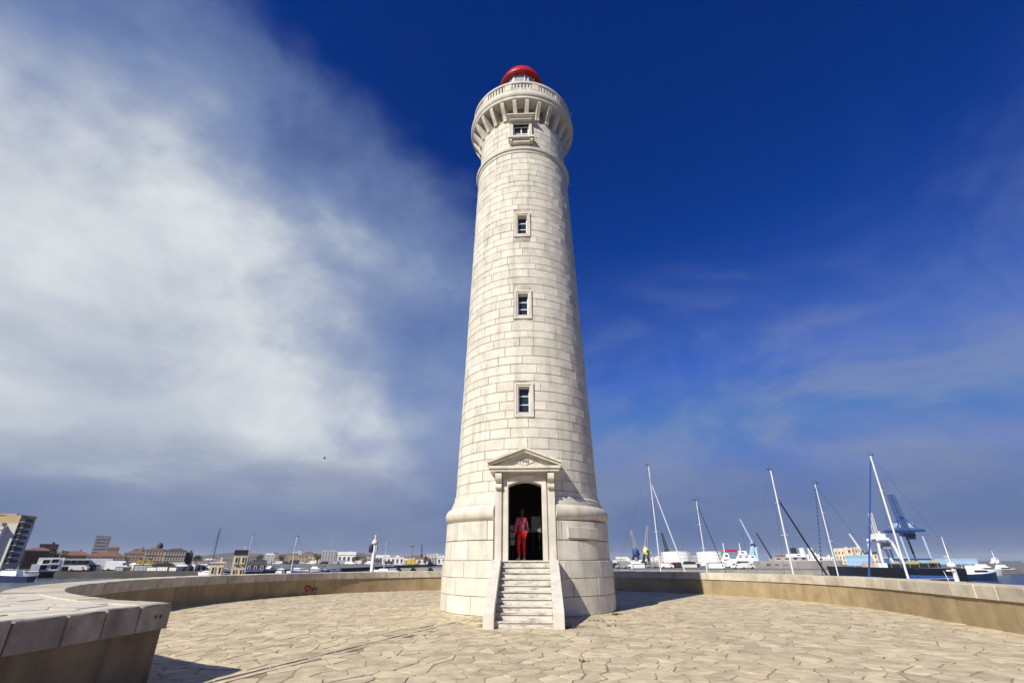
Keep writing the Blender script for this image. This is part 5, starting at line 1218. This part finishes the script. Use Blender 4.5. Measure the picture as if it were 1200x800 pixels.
# harbour light: white post with lantern, behind the far parapet
d = 37.0; t = thing('harbour_light', 'small white harbour light post with lantern head behind the parapet', 'light post', (lat(437, d), d, -0.45)); zt = zat(626, d) + 0.45
MB().tube((0, 0, 0), (0, 0, zt - 0.45), 0.15, 0.11, 14).build('post', 'white', t)
MB().lathe([(0, zt - 0.62), (0.20, zt - 0.62), (0.22, zt - 0.55), (0.12, zt - 0.36), (0.05, zt - 0.30), (0.04, zt - 0.05), (0, zt)], 14).build('cap', 'pale', t, smooth=40)
m = MB(); m.lathe([(0, zt - 1.18), (0.14, zt - 1.18), (0.17, zt - 1.1), (0.17, zt - 0.72), (0.12, zt - 0.66), (0, zt - 0.64)], 12); m.v = [(x - 0.20, y - 0.05, z) for x, y, z in m.v]; m.build('lamp_housing', 'dark', t, smooth=40)
m = MB(); m.box((0.16, 0, zt - 0.95), (0.12, 0.2, 0.5)); m.build('control_box', 'grey', t)
for px, py, d, mt, lb in ((386, 637, 300, 'grey', 'thin lamp post on the far quay behind the grey block'), (482, 640, 320, 'dark', 'thin dark lamp post left of the distant tower crane'), (1130 - 20, 652, 300, 'white', 'white pole in front of the long blue warehouse')):
    z = zat(py, d); t = thing('lamp_post', lb, 'lamp post', (lat(px, d), d, QZ)); MB().tube((0, 0, 0), (0, 0, z - QZ), 0.16, 0.08).build('post', mt, t); MB().box((0, 0, z - QZ + 0.1), (2.6, 0.5, 0.35)).build('lamp_head', mt, t)
# gull in the air
g = thing('gull', 'small dark gull gliding in front of the cloud', 'bird', pt(380, 537, 60), R(25))
m = MB(); m.add([(0.22, 0, 0), (0.08, 0.055, 0.0), (-0.16, 0.03, 0.01), (-0.26, 0.05, 0.02), (-0.26, -0.05, 0.02), (-0.16, -0.03, 0.01), (0.08, -0.055, 0.0), (0.06, 0, 0.06), (0.06, 0, -0.05), (-0.14, 0, 0.04), (-0.14, 0, -0.01)],
    [(0, 1, 7), (1, 2, 9, 7), (2, 3, 9), (3, 4, 9), (4, 5, 9), (5, 6, 7, 9), (6, 0, 7), (0, 8, 1), (1, 8, 10, 2), (2, 10, 3), (3, 10, 4), (4, 10, 5), (5, 10, 8, 6), (6, 8, 0)]); m.build('body', 'grey', g, smooth=60)
for sy in (-1, 1):
    w_ = [(0.10, 0.04, 0.02), (0.12, 0.30, 0.14), (0.02, 0.66, 0.10), (-0.04, 0.62, 0.10), (-0.04, 0.30, 0.13), (-0.08, 0.04, 0.02)]; m = MB()
    m.add([(x, sy * y, z) for x, y, z in w_] + [(x, sy * y, z - 0.012) for x, y, z in w_], [(0, 1, 4, 5), (1, 2, 3, 4), (6, 11, 10, 7), (7, 10, 9, 8)] + [(i, (i + 1) % 6, 6 + (i + 1) % 6, 6 + i) for i in range(6)]); m.build('wing', 'dark', g)
# weeds at the foot of the stair and tower
rg = random.Random(31)
for k, (x, y, n, lb) in enumerate(((1.48, 14.85, 60, 'dark weed tuft at the foot of the right stair cheek'), (1.85, 15.1, 40, 'low weed patch on the paving beside the stair'), (3.45, 18.35, 50, 'dry weed tuft at the right foot of the lighthouse'), (2.6, 16.6, 30, 'flat weed in a paving joint near the tower'), (2.7, 15.3, 26, 'thin weed in a joint right of the stair'), (1.3, 10.2, 22, 'small weed in the paving in front of the stair'))):
    m = MB()
    for i in range(n):
        a = rg.uniform(0, 6.28); r = abs(rg.gauss(0, 0.10)) * (1.6 if k in (1, 3) else 1); b = rg.uniform(0, 6.28); h = rg.uniform(0.02, 0.07) * (1.3 if k in (0, 2) else 0.7)
        c = Vector((r * cos(a) * 1.7, r * sin(a), 0)); s_ = Vector((cos(b), sin(b), 0)) * rg.uniform(0.01, 0.025); tip = c + Vector((cos(b + 1.3), sin(b + 1.3), 0)) * h * 0.8 + Vector((0, 0, h))
        m.add([c - s_, c + s_, tip + s_ * 0.4, tip - s_ * 0.4], [(0, 1, 2, 3)])
    o = m.build('weed', 'weed', fix=False); o.location = (x, y, -0.008); tag(o, lb, 'weed', 'weeds in the paving joints')
# ------------------------------------------------------------------ small clutter along the quays
ORD = ['first', 'second', 'third', 'fourth', 'fifth', 'sixth', 'seventh', 'eighth', 'ninth', 'tenth', 'eleventh', 'twelfth', 'thirteenth', 'fourteenth', 'fifteenth', 'sixteenth', 'seventeenth', 'eighteenth', 'nineteenth', 'twentieth']
CN_ = {'dark': 'dark', 'white': 'white', 'pale': 'pale', 'grey': 'grey', 'navy': 'navy', 'red': 'red', 'pinkish': 'salmon', 'sky_blue': 'light blue', 'rubber': 'black'}
rg = random.Random(77)
def row(kind, where, xs, d0, d1, cols, L0, L1, H0, H1):
    for k, px in enumerate(xs):
        cm = rg.choice(cols); d = rg.uniform(d0, d1)
        if kind == 'car': van(f'{CN_[cm]} car, {ORD[k]} from the left in the row {where}', px, d, rg.choice((0, 180)) + rg.uniform(-12, 12), cm, rg.uniform(L0, L1), rg.uniform(H0, H1), cat='car', name='parked_car')
        else:
            t = thing('stacked_crate', f'{CN_[cm]} crate, {ORD[k]} from the left in the row {where}', 'crate', (lat(px, d), d, QZ), rg.uniform(-0.3, 0.3), 'crates on the quays')
            L_, H_ = rg.uniform(L0, L1), rg.uniform(H0, H1); MB().box((0, 0, H_ / 2), (L_, 2.2, H_)).build('box', cm, t)
            m = MB(); frame_box(m, -L_ / 2 - 0.04, L_ / 2 + 0.04, 0.0, H_ + 0.03, -1.16, -1.06, 0.16); m.build('frame', 'dark', t)
            for q_ in (-0.25, 0.0, 0.25): MB().box((L_ * q_, -1.13, H_ / 2), (0.12, 0.06, H_ - 0.3)).build('rib', cm, t)
row('car', 'along the left quay', [88, 101, 108, 116, 131, 149, 155, 183, 190, 200, 219, 226, 234, 242], 158, 200, ['dark', 'grey', 'dark', 'pale', 'navy', 'rubber'], 4.0, 4.8, 1.5, 1.9)
row('crate', 'on the left quay edge', [104, 112, 147, 172, 186, 196, 209, 217], 154, 158, ['dark', 'grey', 'rubber', 'pale'], 2.5, 5.0, 1.1, 2.2)
row('car', 'along the port quay', [722, 728, 737, 748, 763, 768, 781, 788, 795, 812, 833, 842, 864, 875, 884], 196, 250, ['dark', 'white', 'white', 'grey', 'red', 'navy', 'pale'], 4.2, 5.2, 1.5, 2.1)
row('crate', 'on the port quay', [721, 734, 747, 759, 775, 793, 807, 838, 850], 198, 300, ['white', 'white', 'pale', 'grey', 'dark', 'white'], 2.4, 6.5, 0.9, 2.2)
row('car', 'along the far shore', [300, 306, 314, 326, 333, 344, 356, 366, 380, 392, 402, 411, 422, 433, 456, 478, 492, 508], 420, 470, ['dark', 'white', 'grey', 'dark', 'pale'], 6.0, 9.0, 2.2, 3.4)

# ------------------------------------------------------------------ more houses behind the shore, and trees
for i, (x0, x1, yt, d, wm_, rf_, fl, nc_, lb) in enumerate((
    (56, 72, 648, 300, 'pale', 'hip', 3, 5, 'pale house peeping over the low brown houses'), (74, 90, 649, 330, 'ochre', 'hip', 3, 5, 'ochre house behind the white harbour office'), (88, 102, 648, 350, 'brown', 'gable', 3, 5, 'brown gabled house left of the slab tower'),
    (222, 234, 652, 520, 'ochre', 'hip', 3, 4, 'ochre house far behind the left marina'), (244, 258, 652, 560, 'pale', 'hip', 3, 4, 'pale house far behind the low cream hut'), (286, 298, 651, 560, 'brown', 'hip', 3, 4, 'brown house just right of the signal station, far shore'),
    (316, 326, 647, 760, 'pinkish', 'hip', 4, 4, 'salmon house in the second row behind the white apartment block'), (342, 352, 646, 780, 'white', 'flat', 5, 3, 'white flats in the second row behind the tan houses'), (355, 366, 646, 760, 'ochre', 'hip', 4, 4, 'ochre house in the second row left of the cream house'),
    (384, 398, 650, 700, 'brown', 'hip', 3, 4, 'brown house in the second row beside the grey block'), (418, 434, 649, 720, 'pale', 'hip', 3, 4, 'pale house in the second row left of the harbour light'), (440, 456, 650, 700, 'greyw', 'gable', 2, 4, 'grey gabled hall in the second row right of the harbour light'),
    (466, 478, 651, 640, 'pinkish', 'hip', 3, 3, 'salmon house behind the long white warehouse'), (480, 492, 650, 660, 'ochre', 'hip', 3, 3, 'ochre house in the second row near the distant tower crane'), (500, 516, 649, 700, 'pale', 'flat', 4, 4, 'pale flats in the second row next to the lighthouse'),
    (722, 736, 652, 520, 'greyw', 'gable', 2, 4, 'grey hall behind the white port shed'), (760, 776, 652, 540, 'pale', 'flat', 3, 4, 'pale flats behind the dock cranes'), (812, 820, 651, 560, 'grey', 'flat', 3, 3, 'grey block seen between the two tanks'), (905, 930, 650, 560, 'pale', 'hip', 2, 6, 'pale hall behind the grey ship'))):
    building(lb, x0, x1, yt, d, 14, wm_, rf_, 'tile' if wm_ not in ('white', 'greyw', 'grey') else 'pale', fl, nc_, side=False)
M['leaf'] = mat('tree_foliage', (0.05, 0.065, 0.03), 0.8, 0.45, 0.5)
M['bark'] = mat('tree_bark', (0.09, 0.07, 0.05), 0.9, 0.2, 1.0)
def tree(label, px, d, h, seed):
    rg = random.Random(seed); t = thing('tree', label, 'tree', (lat(px, d), d, QZ), rg.uniform(0, 6), 'trees along the far shore'); m = MB()
    m.tube((0, 0, 0), (0.1, 0, h * 0.5), h * 0.035, h * 0.02, 7)
    for k in range(5): a = k * 1.26; m.tube((0.1, 0, h * (0.3 + 0.04 * k)), (cos(a) * h * 0.25, sin(a) * h * 0.25, h * (0.55 + 0.05 * k)), h * 0.014, h * 0.006, 5)
    m.build('trunk', 'bark', t); m = MB(); lobes = [(rg.uniform(-0.25, 0.25) * h, rg.uniform(-0.25, 0.25) * h, h * rg.uniform(0.5, 0.85), h * rg.uniform(0.14, 0.24)) for _ in range(9)]
    for k in range(620):
        x, y, z, r = rg.choice(lobes); v = Vector((rg.gauss(0, 1), rg.gauss(0, 1), rg.gauss(0, 1))).normalized() * r * rg.uniform(0.6, 1.05); c = Vector((x, y, z)) + v
        a = Vector((rg.gauss(0, 1), rg.gauss(0, 1), rg.gauss(0, 1))).normalized(); b = a.cross(v).normalized(); s_ = h * rg.uniform(0.025, 0.05)
        m.add([c - a * s_, c + b * s_ * 0.6, c + a * s_, c - b * s_ * 0.6], [(0, 1, 2, 3)])
    m.build('crown', 'leaf', t, fix=False)
for k, (px, d, h, lb) in enumerate(((66, 200, 6.5, 'dark tree beside the dark brown quayside block'), (230, 300, 6, 'dark tree at the right end of the quay row'), (304, 430, 8, 'tree in front of the pale houses, leftmost of the far shore trees'), (329, 440, 7, 'tree in front of the ochre house left of the white pole'), (371, 450, 8, 'tree in front of the cream far shore house'), (418, 440, 7, 'tree right of the large white boat shed'), (499, 400, 6, 'small tree beside the pale workshop'), (938, 330, 7, 'tree behind the grey ship stern'))):
    tree(lb, px, d, h, 50 + k)

# ------------------------------------------------------------------ thin sea haze
hzm = bpy.data.materials.new('sea_haze'); hzm.use_nodes = True; nt = hzm.node_tree; nt.nodes.remove(nt.nodes['Principled BSDF'])
pv = nt.nodes.new('ShaderNodeVolumePrincipled'); pv.inputs['Color'].default_value = (0.80, 0.86, 0.95, 1); pv.inputs['Density'].default_value = HAZE; pv.inputs['Anisotropy'].default_value = 0.0
nt.links.new(pv.outputs[0], nt.nodes['Material Output'].inputs['Volume'])
hb = MB().box((0, 5000, 60), (29000, 16000, 135)).build('haze', hzm); stuff(hb)
